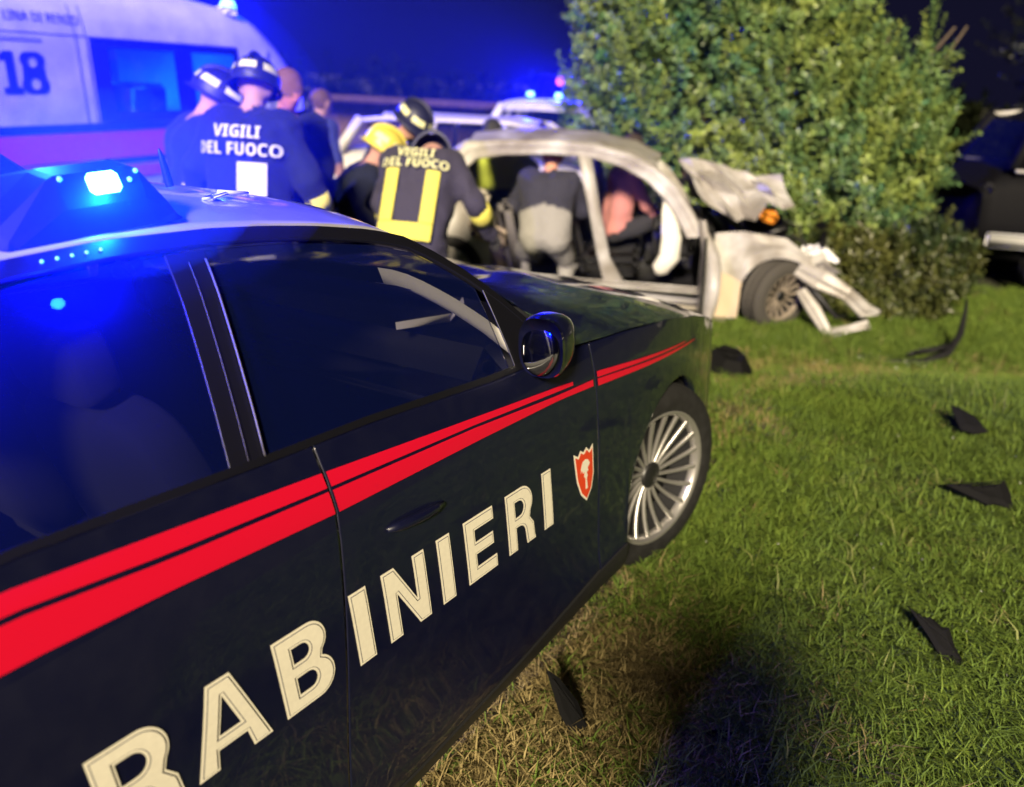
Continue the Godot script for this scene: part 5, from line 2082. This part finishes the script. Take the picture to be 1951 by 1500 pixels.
func build_debris() -> void:
	shard("small black plastic piece with pointed top on dry grass by the police car", 0.185, -1.80, [-0.05, -0.085, -0.015, -0.06, 0.03, 0.0, 0.05, 0.06, 0.02, 0.10, -0.02, 0.03], 0.007, 0.15, 0.9, 0.05, M.broken_plastic)
	shard("black splintered plastic piece on green grass, right of the photographer's shadow", 1.25, -2.06, [-0.07, -0.08, -0.03, -0.05, -0.01, -0.055, 0.02, -0.03, 0.04, -0.03, 0.05, 0.02, 0.075, 0.075, 0.03, 0.07, 0.0, 0.04, -0.02, 0.0], 0.007, -0.1, 0.75, 0.05, M.broken_plastic)
	shard("large black wedge-shaped plastic piece at the right, widest at its right end", 1.77, -2.86, [-0.13, -0.045, -0.06, -0.05, -0.02, -0.035, 0.05, -0.05, 0.09, -0.04, 0.105, -0.07, 0.112, -0.01, 0.10, 0.05, 0.04, 0.03, 0.01, 0.035, -0.05, 0.0], 0.012, 0.05, 0.65, 0.06, M.broken_plastic)
	shard("black triangular plastic piece farthest up the grass on the right", 2.02, -3.50, [-0.06, -0.09, -0.02, -0.075, 0.0, -0.06, 0.035, -0.035, 0.06, 0.02, 0.075, 0.045, 0.01, 0.06, -0.05, 0.04], 0.010, 0.0, 0.6, 0.07, M.broken_plastic)
	shard("flat black scrap in the shaded grass near the bottom edge", 0.57, -1.74, [-0.03, -0.015, 0.02, -0.02, 0.045, 0.01, 0.01, 0.02], 0.006, 0.4, 0.0)
	shard("thin dark scrap in the middle of the green grass, farther from the police car wheel", 1.34, -3.10, [-0.06, -0.01, 0.0, -0.022, 0.06, -0.008, 0.02, 0.012], 0.006, 0.2, 0.0)
	shard("short dark scrap in the middle of the green grass, nearer to the police car wheel", 1.25, -2.89, [-0.03, -0.01, 0.02, -0.02, 0.03, 0.014, -0.01, 0.012], 0.006, -0.3, 0.0)
	shard("bulky black plastic lump on the grass right in front of the police car", 1.26, -4.82, [-0.13, -0.12, 0.02, -0.19, 0.14, -0.10, 0.16, 0.06, 0.04, 0.17, -0.10, 0.10], 0.10, 0.3, 0.25, 0.05, M.broken_plastic)
	# crumbs of safety glass and torn paint round the wreck
	st_crumbs()
	# long curved strip of bumper trim at the right
	var o := thing("bumper_strip", "long curved black bumper strip lying on the grass in front of the low shrub", "debris", Transform3D(Basis(), Vector3(2.95, ground_y(2.95, -6.1), -6.1)))
	var st := begin()
	tube(st, [Vector3(-0.42, 0.05, 0.06), Vector3(-0.22, 0.03, 0.14), Vector3(0.02, 0.05, 0.18), Vector3(0.22, 0.10, 0.10), Vector3(0.38, 0.20, -0.08), Vector3(0.47, 0.34, -0.25), Vector3(0.50, 0.42, -0.33)], [0.012, 0.03, 0.045, 0.04, 0.028, 0.018, 0.008], 9, 0.6)
	obj("trim_strip", st, M.black_plastic, o)
	st = begin()
	cbox(st, at(Vector3(0.10, 0.09, 0.04), Vector3(-0.6, 0.25, 0.15)), Vector3(0.36, 0.03, 0.18), 0.012)
	obj("splash_guard", st, M.black_plastic, o)

func st_crumbs() -> void:
	var st := begin(false)
	tri(st, Vector3(-0.5, 0, -0.3), Vector3(0.1, 0.25, 0.5), Vector3(0.5, 0.1, -0.2))
	tri(st, Vector3(-0.5, 0, -0.3), Vector3(-0.1, -0.2, 0.3), Vector3(0.1, 0.25, 0.5))
	tri(st, Vector3(0.5, 0.1, -0.2), Vector3(0.1, 0.25, 0.5), Vector3(-0.1, -0.2, 0.3))
	tri(st, Vector3(-0.5, 0, -0.3), Vector3(0.5, 0.1, -0.2), Vector3(-0.1, -0.2, 0.3))
	var me := done(st)
	var m := mat("crumb", 1, 1, 1, 0.35)
	m.vertex_color_use_as_albedo = true
	var xfs := []
	var cols := PackedColorArray()
	for i in 420:
		var near := i < 300
		var x := 1.9 + rng.randfn(0, 0.9) if near else rng.randf_range(0.4, 2.4)
		var z := -5.9 + rng.randfn(0, 0.5) if near else rng.randf_range(-5.0, -1.9)
		if in_car(x, z):
			continue
		var s := rng.randf_range(0.006, 0.030) if near else rng.randf_range(0.004, 0.012)
		xfs.append(Transform3D(Basis.from_euler(Vector3(rng.randf() * 6, rng.randf() * 6, rng.randf() * 6)).scaled_local(Vector3.ONE * s), Vector3(x, ground_y(x, z) + 0.05, z)))
		cols.append(Color(0.01, 0.01, 0.012) if rng.randf() < 0.5 else Color(0.5, 0.5, 0.47) * rng.randf_range(0.4, 1.0))
	var o := scatter("crash_crumbs", me, m, xfs, cols, self)
	tag(o, "crumbs of glass and torn paint scattered on the grass below the crashed car", "debris")

# ------------------------------------------------------------------ people (local: forward +Z, up +Y)
func ik(a: Vector3, b: Vector3, l1: float, l2: float, pole: Vector3) -> Vector3:
	var d := b - a
	var L := clampf(d.length(), 0.05, (l1 + l2) * 0.995)
	var n := d.normalized()
	var x := (l1 * l1 - l2 * l2 + L * L) / (2.0 * L)
	var h := sqrt(maxf(0.0, l1 * l1 - x * x))
	var pv := (pole - n * pole.dot(n)).normalized()
	return a + n * x + pv * h

# one skin over a set of tapered capsules: [from, to, radius, radius, colour]
func skin_over(bones: Array, cell: float, blend: float) -> SurfaceTool:
	var lo := Vector3.ONE * 1e9
	var hi := -lo
	for b in bones:
		var rm := maxf(b[2], b[3]) + cell * 2.0
		for q: Vector3 in [b[0], b[1]]:
			lo = lo.min(q - Vector3.ONE * rm)
			hi = hi.max(q + Vector3.ONE * rm)
	var nx := int((hi.x - lo.x) / cell) + 2
	var ny := int((hi.y - lo.y) / cell) + 2
	var nz := int((hi.z - lo.z) / cell) + 2
	var field := PackedFloat32Array()
	field.resize(nx * ny * nz)
	field.fill(1.0)
	var best := PackedFloat32Array()
	best.resize(nx * ny * nz)
	best.fill(1e9)
	var who := PackedByteArray()
	who.resize(nx * ny * nz)
	for bi in bones.size():
		var b = bones[bi]
		var a: Vector3 = b[0]
		var e: Vector3 = b[1]
		var ra: float = b[2]
		var rb: float = b[3]
		var ab := e - a
		var l2 := maxf(ab.length_squared(), 1e-8)
		var m := maxf(ra, rb) + blend + cell
		var c0 := ((a.min(e) - Vector3.ONE * m - lo) / cell).floor()
		var c1 := ((a.max(e) + Vector3.ONE * m - lo) / cell).ceil()
		for z in range(maxi(0, int(c0.z)), mini(nz, int(c1.z) + 1)):
			for y in range(maxi(0, int(c0.y)), mini(ny, int(c1.y) + 1)):
				var row := (z * ny + y) * nx
				for x in range(maxi(0, int(c0.x)), mini(nx, int(c1.x) + 1)):
					var p := lo + Vector3(x, y, z) * cell
					var t := clampf((p - a).dot(ab) / l2, 0.0, 1.0)
					var d := p.distance_to(a + ab * t) - lerpf(ra, rb, t)
					var o := field[row + x]
					var h := maxf(blend - absf(d - o), 0.0) / blend
					field[row + x] = minf(d, o) - h * h * blend * 0.25
					if d < best[row + x]:
						best[row + x] = d
						who[row + x] = bi
	var fold := FastNoiseLite.new()
	fold.frequency = 4.5
	fold.seed = bones.size() + int(absf(lo.x) * 1000)
	var st := begin()
	var ids := {}
	var pts := PackedVector3Array()
	var cols := PackedColorArray()
	var offs := [0, 1, nx, nx + 1, nx * ny, nx * ny + 1, nx * ny + nx, nx * ny + nx + 1]
	for z in nz - 1:
		for y in ny - 1:
			var row := (z * ny + y) * nx
			for x in nx - 1:
				var i := row + x
				var inside := 0
				for o: int in offs:
					if field[i + o] < 0.0:
						inside += 1
				if inside == 0 or inside == 8:
					continue
				var s := Vector3.ZERO
				var n := 0
				for e in [[0, 1], [2, 3], [4, 5], [6, 7], [0, 2], [1, 3], [4, 6], [5, 7], [0, 4], [1, 5], [2, 6], [3, 7]]:
					var fa := field[i + offs[e[0]]]
					var fb := field[i + offs[e[1]]]
					if (fa < 0.0) != (fb < 0.0):
						var t := fa / (fa - fb)
						var pa := Vector3(e[0] & 1, (e[0] >> 1) & 1, e[0] >> 2)
						var pb := Vector3(e[1] & 1, (e[1] >> 1) & 1, e[1] >> 2)
						s += pa.lerp(pb, t)
						n += 1
				ids[i] = pts.size()
				var pp := lo + (Vector3(x, y, z) + s / n) * cell
				if bones[who[i]].size() == 5 and bones[who[i]][2] > 0.04 and not bones[who[i]][4].r > 0.3:
					pp += Vector3(fold.get_noise_3dv(pp), fold.get_noise_3dv(pp + Vector3(9, 0, 0)), fold.get_noise_3dv(pp + Vector3(0, 9, 0))) * 0.024
				pts.append(pp)
				cols.append(bones[who[i]][4])
	var sx := 1
	var sy := nx
	var sz := nx * ny
	for i: int in ids:
		for ax in [[sx, sy, sz], [sy, sz, sx], [sz, sx, sy]]:
			var j: int = i + ax[0]
			if j >= field.size() or (field[i] < 0.0) == (field[j] < 0.0):
				continue
			var q: Array = [i, i - ax[1], i - ax[1] - ax[2], i - ax[2]]
			if not (ids.has(q[1]) and ids.has(q[2]) and ids.has(q[3])):
				continue
			if field[i] < 0.0:
				q.reverse()
			for t: int in [0, 1, 2, 0, 2, 3]:
				var id: int = ids[q[t]]
				st.set_color(cols[id])
				st.add_vertex(pts[id])
	return st

func body_material() -> StandardMaterial3D:
	if M.has("clothed_body"):
		return M.clothed_body
	var m := cloth("clothed_body", 1, 1, 1)
	m.vertex_color_use_as_albedo = true
	return m

# pose: hip, lean (forward, radians), side (lean to the side), head (Vector2 pitch, yaw), hands [l, r], feet [l, r], colours
func person(called: String, label: String, xf: Transform3D, q: Dictionary, group := "") -> Dictionary:
	var root := thing(called, label, "person", xf, group)
	var jacket: Color = q.get("jacket", Color(0.012, 0.015, 0.04))
	var legs: Color = q.get("legs", jacket)
	var skin: Color = q.get("skin", Color(0.50, 0.27, 0.20))
	var boots: Color = q.get("boots", Color(0.01, 0.01, 0.01))
	var hands_c: Color = q.get("gloves", skin)
	var fat: float = q.get("fat", 1.0)
	var hip: Vector3 = q.get("hip", Vector3(0, 0.95, 0))
	var sp := Basis.from_euler(Vector3(q.get("lean", 0.1), 0, q.get("side", 0.0)))
	var hd := sp * Basis.from_euler(Vector3(q.get("head", Vector2.ZERO).x, q.get("head", Vector2.ZERO).y, 0))
	var chest := hip + sp * Vector3(0, 0.40, 0.0)
	var neck := hip + sp * Vector3(0, 0.545, 0.0)
	var skull := neck + hd * Vector3(0, 0.155, 0.025)
	var B := []
	# trunk: two columns side by side
	for s: float in [-1.0, 1.0]:
		B.append([hip + sp * Vector3(0.075 * s, -0.02, 0), hip + sp * Vector3(0.08 * s, 0.18, 0), 0.115 * fat, 0.115 * fat, legs if q.get("tucked", false) else jacket])
		B.append([hip + sp * Vector3(0.08 * s, 0.16, 0), chest + sp * Vector3(0.095 * s, 0.0, 0), 0.115 * fat, 0.128 * fat, jacket])
		B.append([chest + sp * Vector3(0.09 * s, 0.0, 0), chest + sp * Vector3(0.145 * s, 0.085, 0), 0.12 * fat, 0.075 * fat, jacket])
	B.append([neck + sp * Vector3(0, -0.05, -0.01), neck + hd * Vector3(0, 0.06, 0.005), 0.062, 0.052, skin])
	# head: skull, jaw, nose, ears
	B.append([skull + hd * Vector3(0, 0.025, -0.022), skull + hd * Vector3(0, 0.02, 0.02), 0.085, 0.078, q.get("hair", skin)])
	B.append([skull + hd * Vector3(0, 0.0, 0.028), skull + hd * Vector3(0, -0.065, 0.045), 0.066, 0.046, skin])
	B.append([skull + hd * Vector3(0, 0.0, 0.088), skull + hd * Vector3(0, -0.028, 0.105), 0.010, 0.014, skin])
	for s: float in [-1.0, 1.0]:
		B.append([skull + hd * Vector3(0.082 * s, 0.0, -0.005), skull + hd * Vector3(0.078 * s, -0.035, 0.0), 0.014, 0.010, skin])
	var hands: Array = q.get("hands", [Vector3(0.25, 0.85, 0.15), Vector3(-0.25, 0.85, 0.15)])
	var feet: Array = q.get("feet", [Vector3(0.13, 0, 0.0), Vector3(-0.13, 0, 0.0)])
	var marks := {"root": root, "spine": sp, "chest": chest, "hip": hip, "skull": skull, "head": hd, "fat": fat, "arms": [], "legs": []}
	var st: SurfaceTool
	var fingers := []
	for n in 2:
		var s := 1.0 if n == 0 else -1.0
		var sh := chest + sp * Vector3(0.185 * s, 0.075, 0.0)
		var hand: Vector3 = hands[n]
		if hand.distance_to(sh) > 0.53:
			hand = sh + (hand - sh).normalized() * 0.53
		var el := ik(sh, hand, 0.285, 0.255, Vector3(q.get("elbow", Vector3(0.6, -0.5, -0.6)).x * s, q.get("elbow", Vector3(0.6, -0.5, -0.6)).y, q.get("elbow", Vector3(0.6, -0.5, -0.6)).z))
		B.append([sh, el, 0.070 * fat, 0.056 * fat, jacket])
		B.append([el, hand, 0.055 * fat, 0.042 * fat, jacket if not q.get("short_sleeves", false) else skin])
		var d := (hand - el).normalized()
		var side := d.cross(Vector3.UP if absf(d.y) < 0.9 else Vector3.RIGHT).normalized()
		var palm := d.cross(side)
		B.append([hand + d * 0.03, hand + d * 0.075, 0.032, 0.030, hands_c])
		for fi in 4:
			var k0 := hand + d * 0.085 + side * (0.027 - 0.018 * fi)
			var len: float = [0.066, 0.075, 0.070, 0.054][fi]
			var k1 := k0 + (d * 0.9 + palm * 0.3).normalized() * len * 0.5
			var k2 := k1 + (d * 0.6 + palm * 0.75).normalized() * len * 0.3
			var k3 := k2 + (d * 0.3 + palm * 0.95).normalized() * len * 0.25
			fingers.append([[k0, k1, k2, k3], [0.0095, 0.009, 0.008, 0.006], hands_c])
		var t0 := hand + d * 0.04 + side * 0.03
		fingers.append([[t0, t0 + (d * 0.6 + side * 0.7 + palm * 0.3).normalized() * 0.035, t0 + (d * 0.8 + side * 0.5 + palm * 0.5).normalized() * 0.062], [0.011, 0.010, 0.007], hands_c])
		marks.arms.append([sh, el, hand])
		var hj := hip + Vector3(0.09 * s, -0.05, 0)
		var ft: Vector3 = feet[n] + Vector3(0, 0.09, 0)
		if ft.distance_to(hj) > 0.855:
			ft = hj + (ft - hj).normalized() * 0.855
		var kn := ik(hj, ft, 0.44, 0.42, q.get("knee", Vector3(0.25 * s, 0, 1)))
		B.append([hj, kn, 0.098 * fat, 0.066 * fat, legs])
		B.append([kn, ft, 0.066 * fat, 0.050 * fat, legs])
		B.append([ft + Vector3(0, -0.02, -0.03), ft + Vector3(0.03 * s, -0.05, 0.13), 0.050, 0.040, boots])
		marks.legs.append([hj, kn, ft])
	st = skin_over(B, 0.020, 0.045)
	for f in fingers:
		st.set_color(f[2])
		tube(st, f[0], f[1], 6)
	obj("body", st, body_material(), root)
	# eyes and mouth
	if q.get("face", true):
		st = begin()
		for s: float in [-1.0, 1.0]:
			ellipsoid(st, Transform3D(hd, skull + hd * Vector3(0.032 * s, 0.005, 0.086)), Vector3(0.013, 0.008, 0.008), 8)
		obj("eyes", st, M.ink, root)
		st = begin()
		ellipsoid(st, Transform3D(hd, skull + hd * Vector3(0, -0.062, 0.088)), Vector3(0.024, 0.006, 0.008), 8)
		obj("mouth", st, mat("lips", 0.35, 0.10, 0.09, 0.5) if not M.has("lips") else M.lips, root)
	if q.has("hair"):
		st = begin()
		ellipsoid(st, Transform3D(hd, skull + hd * Vector3(0, 0.035, -0.022)), Vector3(0.092, 0.088, 0.104), 14, -0.25, 1.0)
		var hc: Color = q.hair
		obj("hair", st, mat("hair_%d" % M.size(), hc.r, hc.g, hc.b, 0.8), root)
	return marks

func helmet(p: Dictionary, m: Material, patches: Material) -> void:
	var xf := Transform3D(p.head, p.skull + p.head * Vector3(0, 0.025, -0.008))
	var st := begin()
	ellipsoid(st, xf, Vector3(0.128, 0.135, 0.155), 20, -0.22, 1.0)
	ellipsoid(st, xf, Vector3(0.120, 0.127, 0.147), 20, -0.22, 1.0)
	var hm := obj("helmet", st, m, p.root)
	st = begin()
	var rows := []
	for i in 25:
		var a := TAU * i / 24
		var o := Vector3(cos(a) * 0.127, -0.028, sin(a) * 0.154)
		var r := Vector3(cos(a) * 0.145, -0.040, sin(a) * 0.178)
		rows.append(PackedVector3Array([xf * o, xf * r, xf * (r - Vector3(0, 0.006, 0)), xf * (o - Vector3(0, 0.01, 0))]))
	grid(st, rows)
	obj("brim", st, m, hm)
	st = begin()
	var crest := []
	for i in 9:
		var a := lerpf(-1.1, 1.1, i / 8.0)
		crest.append(xf * Vector3(0, cos(a) * 0.14, sin(a) * 0.16))
	tube(st, crest, [0.008, 0.014, 0.016, 0.016, 0.016, 0.016, 0.016, 0.014, 0.008], 8)
	obj("crest", st, m, hm)
	# reflective patches round the shell
	for i in 6:
		var a0 := TAU * (i + 0.14) / 6
		var a1 := TAU * (i + 0.86) / 6
		st = begin()
		rows = []
		for j in 7:
			var a := lerpf(a0, a1, j / 6.0)
			var row := PackedVector3Array()
			for v: float in [0.16, 0.30, 0.46]:
				var la := asin(v)
				row.append(xf * (Vector3(cos(a) * cos(la), v, sin(a) * cos(la)) * Vector3(0.131, 0.138, 0.158)))
			rows.append(row)
		grid(st, rows)
		obj("reflective_patch", st, patches, hm)

func ring_band(p: Dictionary, a: Vector3, b: Vector3, t: float, width: float, r: float, m: Material, called := "sleeve_band") -> void:
	var d := (b - a).normalized()
	var c := a.lerp(b, t)
	var f := frame_along(d)
	var st := begin()
	lathe(st, [Vector2(r - 0.01, -width * 0.5), Vector2(r, -width * 0.48), Vector2(r + 0.002, 0), Vector2(r, width * 0.48), Vector2(r - 0.01, width * 0.5)], 18, Transform3D(f, c))
	obj(called, st, m, p.root)

# a point on the jacket's back: across, along the spine from the hip, proud of the cloth
func on_back(p: Dictionary, x: float, y: float, out := 0.0) -> Vector3:
	var r: float = 0.127 * p.fat
	var ax := absf(x)
	var z := -r
	if ax > 0.095:
		var e := minf(ax - 0.095, r * 0.98)
		z = -sqrt(r * r - e * e)
	if y > 0.40:
		z += (y - 0.40) * 0.25
	return p.hip + p.spine * Vector3(x, y, z - 0.010 - out)

func back_patch(p: Dictionary, x0: float, x1: float, y0: float, y1: float, m: Material, called: String, out := 0.0) -> MeshInstance3D:
	var st := begin()
	var rows := []
	for i in 11:
		var row := PackedVector3Array()
		for j in 9:
			row.append(on_back(p, lerpf(x0, x1, i / 10.0), lerpf(y0, y1, j / 8.0), out))
		rows.append(row)
	grid(st, rows)
	return obj(called, st, m, p.root)

func back_text(p: Dictionary, s: String, y: float, h: float, m: Material) -> void:
	# read from behind: text runs towards the wearer's right
	mesh_node("back_lettering", bend(text_mesh(s, h, 0.003), func(v: Vector3) -> Vector3: return on_back(p, -v.x, y + v.y, 0.017 + v.z)), m, p.root)

func stand(x: float, y: float, z: float, deg: float) -> Transform3D:
	# facing: 0 is away from the camera, 90 to the right
	var a := deg_to_rad(deg)
	var f := Vector3(sin(a), 0, -cos(a))
	return Transform3D(Basis(Vector3.UP.cross(f), Vector3.UP, f), Vector3(x, y, z))

func build_people() -> void:
	var navy := Color(0.005, 0.008, 0.034)
	# firefighter seen from behind, VIGILI DEL FUOCO on the jacket
	var p := person("firefighter", "firefighter with back turned, dark jacket lettered VIGILI DEL FUOCO, beside the ambulance", stand(-1.50, -0.10, -4.75, 8), {"jacket": navy, "lean": 0.14, "fat": 1.28, "hands": [Vector3(0.40, 0.95, 0.12), Vector3(-0.40, 0.92, 0.12)], "head": Vector2(0.25, 0.1), "feet": [Vector3(0.17, 0, 0.05), Vector3(-0.17, 0, -0.05)], "gloves": Color(0.02, 0.02, 0.02)})
	helmet(p, M.helmet_dark, M.reflect_yellow)
	back_text(p, "VIGILI", 0.435, 0.062, M.silver_band)
	back_text(p, "DEL FUOCO", 0.345, 0.062, M.silver_band)
	back_patch(p, -0.165, -0.005, 0.05, 0.28, M.silver_band, "reflective_panel", 0.014)
	back_patch(p, -0.17, 0.17, 0.02, 0.05, M.reflect_yellow, "jacket_band", 0.014)
	ring_band(p, p.arms[1][1], p.arms[1][2], 0.55, 0.075, 0.068, M.yellow_band)
	ring_band(p, p.arms[0][1], p.arms[0][2], 0.55, 0.075, 0.068, M.yellow_band)
	# firefighter to its left, dark helmet with pale patches
	p = person("firefighter", "firefighter in a dark helmet with pale reflective patches, leftmost beside the ambulance window", stand(-1.97, -0.16, -5.05, 58), {"jacket": navy, "lean": 0.20, "fat": 1.2, "head": Vector2(0.35, -0.2), "hands": [Vector3(0.2, 0.95, 0.35), Vector3(-0.2, 0.95, 0.35)], "gloves": Color(0.02, 0.02, 0.02)})
	helmet(p, M.helmet_dark, M.silver_band)
	ring_band(p, p.arms[1][1], p.arms[1][2], 0.6, 0.07, 0.066, M.yellow_band)
	# bareheaded person with a flushed face behind them
	person("person", "bareheaded person in a dark jacket with a pink face, just right of the lettered firefighter", stand(-1.56, -0.13, -5.75, 160), {"jacket": navy, "lean": 0.12, "fat": 1.0, "skin": Color(0.62, 0.22, 0.22), "hair": Color(0.16, 0.07, 0.05), "head": Vector2(0.2, 0.3)})
	# bystander in blue
	person("person", "bystander in a plain blue top with bare forearms, standing alone on the road", stand(-1.98, -0.32, -8.3, 40), {"jacket": Color(0.02, 0.03, 0.16), "legs": Color(0.03, 0.03, 0.07), "skin": Color(0.4, 0.22, 0.2), "hair": Color(0.1, 0.05, 0.05), "short_sleeves": true})
	# firefighter bent at the car, yellow braces on the back
	p = person("firefighter", "firefighter bending at the crashed car with broad yellow bands on the back and sleeve", stand(-0.66, -0.2, -5.15, 10), {"jacket": Color(0.04, 0.038, 0.06), "hip": Vector3(0, 0.90, 0), "lean": 0.50, "fat": 1.2, "head": Vector2(1.25, 0.0), "hands": [Vector3(0.30, 0.80, 0.45), Vector3(-0.42, 0.92, 0.30)], "feet": [Vector3(0.18, 0, 0.12), Vector3(-0.18, 0, -0.10)], "gloves": Color(0.02, 0.02, 0.02)})
	helmet(p, M.helmet_dark, M.reflect_yellow)
	back_text(p, "VIGILI", 0.475, 0.055, M.reflect_yellow)
	back_text(p, "DEL FUOCO", 0.405, 0.055, M.reflect_yellow)
	back_patch(p, 0.085, 0.165, 0.04, 0.365, M.yellow_band, "yellow_brace", 0.013)
	back_patch(p, -0.165, -0.085, 0.04, 0.365, M.yellow_band, "yellow_brace", 0.013)
	back_patch(p, -0.165, 0.165, -0.07, 0.035, M.yellow_band, "jacket_band", 0.015)
	ring_band(p, p.arms[1][1], p.arms[1][2], 0.35, 0.13, 0.069, M.yellow_band)
	ring_band(p, p.arms[0][1], p.arms[0][2], 0.35, 0.13, 0.069, M.yellow_band)
	# yellow helmets beyond
	p = person("firefighter", "crouching firefighter in a bright yellow helmet behind the one with yellow bands", stand(-1.24, -0.2, -6.05, 70), {"jacket": navy, "hip": Vector3(0, 0.68, 0), "lean": 0.3, "fat": 1.2, "head": Vector2(0.3, 0)})
	helmet(p, M.helmet_yellow, M.reflect_yellow)
	p = person("firefighter", "firefighter in a dark helmet with yellow patches, standing behind the yellow helmet", stand(-1.12, -0.2, -6.9, 120), {"jacket": navy, "hip": Vector3(0, 0.86, 0), "lean": 0.35, "fat": 1.2, "head": Vector2(0.3, 0.2)})
	helmet(p, M.helmet_dark, M.reflect_yellow)
	# rescuer in hi-vis on the far side of the wreck
	p = person("rescuer", "rescuer in a yellow-green vest, seen through the rear opening of the crashed car", stand(-0.28, -0.2, -8.35, 185), {"jacket": Color(0.42, 0.50, 0.06), "legs": navy, "hip": Vector3(0, 0.74, 0), "lean": 0.35, "fat": 1.25, "tucked": true, "hair": Color(0.02, 0.02, 0.02), "head": Vector2(0.4, 0)})
	# rescuer leaning into the rear doorway
	p = person("rescuer", "rescuer in dark jacket and pale grey trousers leaning into the crashed car", stand(0.20, -0.2, -6.95, 4), {"jacket": Color(0.03, 0.028, 0.05), "legs": Color(0.27, 0.26, 0.245), "hip": Vector3(0, 0.66, -0.02), "lean": 0.62, "fat": 1.12, "tucked": true, "hair": Color(0.20, 0.07, 0.045), "skin": Color(0.62, 0.30, 0.20), "head": Vector2(-0.3, 0.4), "feet": [Vector3(0.16, 0.0, 0.05), Vector3(-0.16, 0.0, 0.0)], "hands": [Vector3(0.22, 0.75, 0.6), Vector3(-0.22, 0.75, 0.6)]})
	# person in pink in the front opening
	person("person", "person in a pale pink top crouched inside the front of the crashed car", stand(0.84, 0.0, -7.75, 75), {"jacket": Color(0.50, 0.20, 0.19), "legs": Color(0.02, 0.02, 0.03), "hip": Vector3(0, 0.42, 0), "lean": 0.15, "fat": 0.85, "hair": Color(0.03, 0.02, 0.02), "feet": [Vector3(0.12, 0.05, 0.45), Vector3(-0.12, 0.05, 0.45)], "hands": [Vector3(0.2, 0.5, 0.4), Vector3(-0.2, 0.5, 0.4)]})
	# the photographer, whose shadow falls on the grass
	person("photographer", "photographer in dark clothes holding up a phone, whose shadow falls across the grass", stand(0.14, ground_y(0.14, 0.75), 0.75, 0), {"jacket": navy, "lean": 0.05, "fat": 1.3, "elbow": Vector3(1, -0.15, 0), "hands": [Vector3(0.10, 1.40, 0.36), Vector3(-0.10, 1.40, 0.36)], "hair": Color(0.03, 0.02, 0.02), "head": Vector2(0.1, 0)})
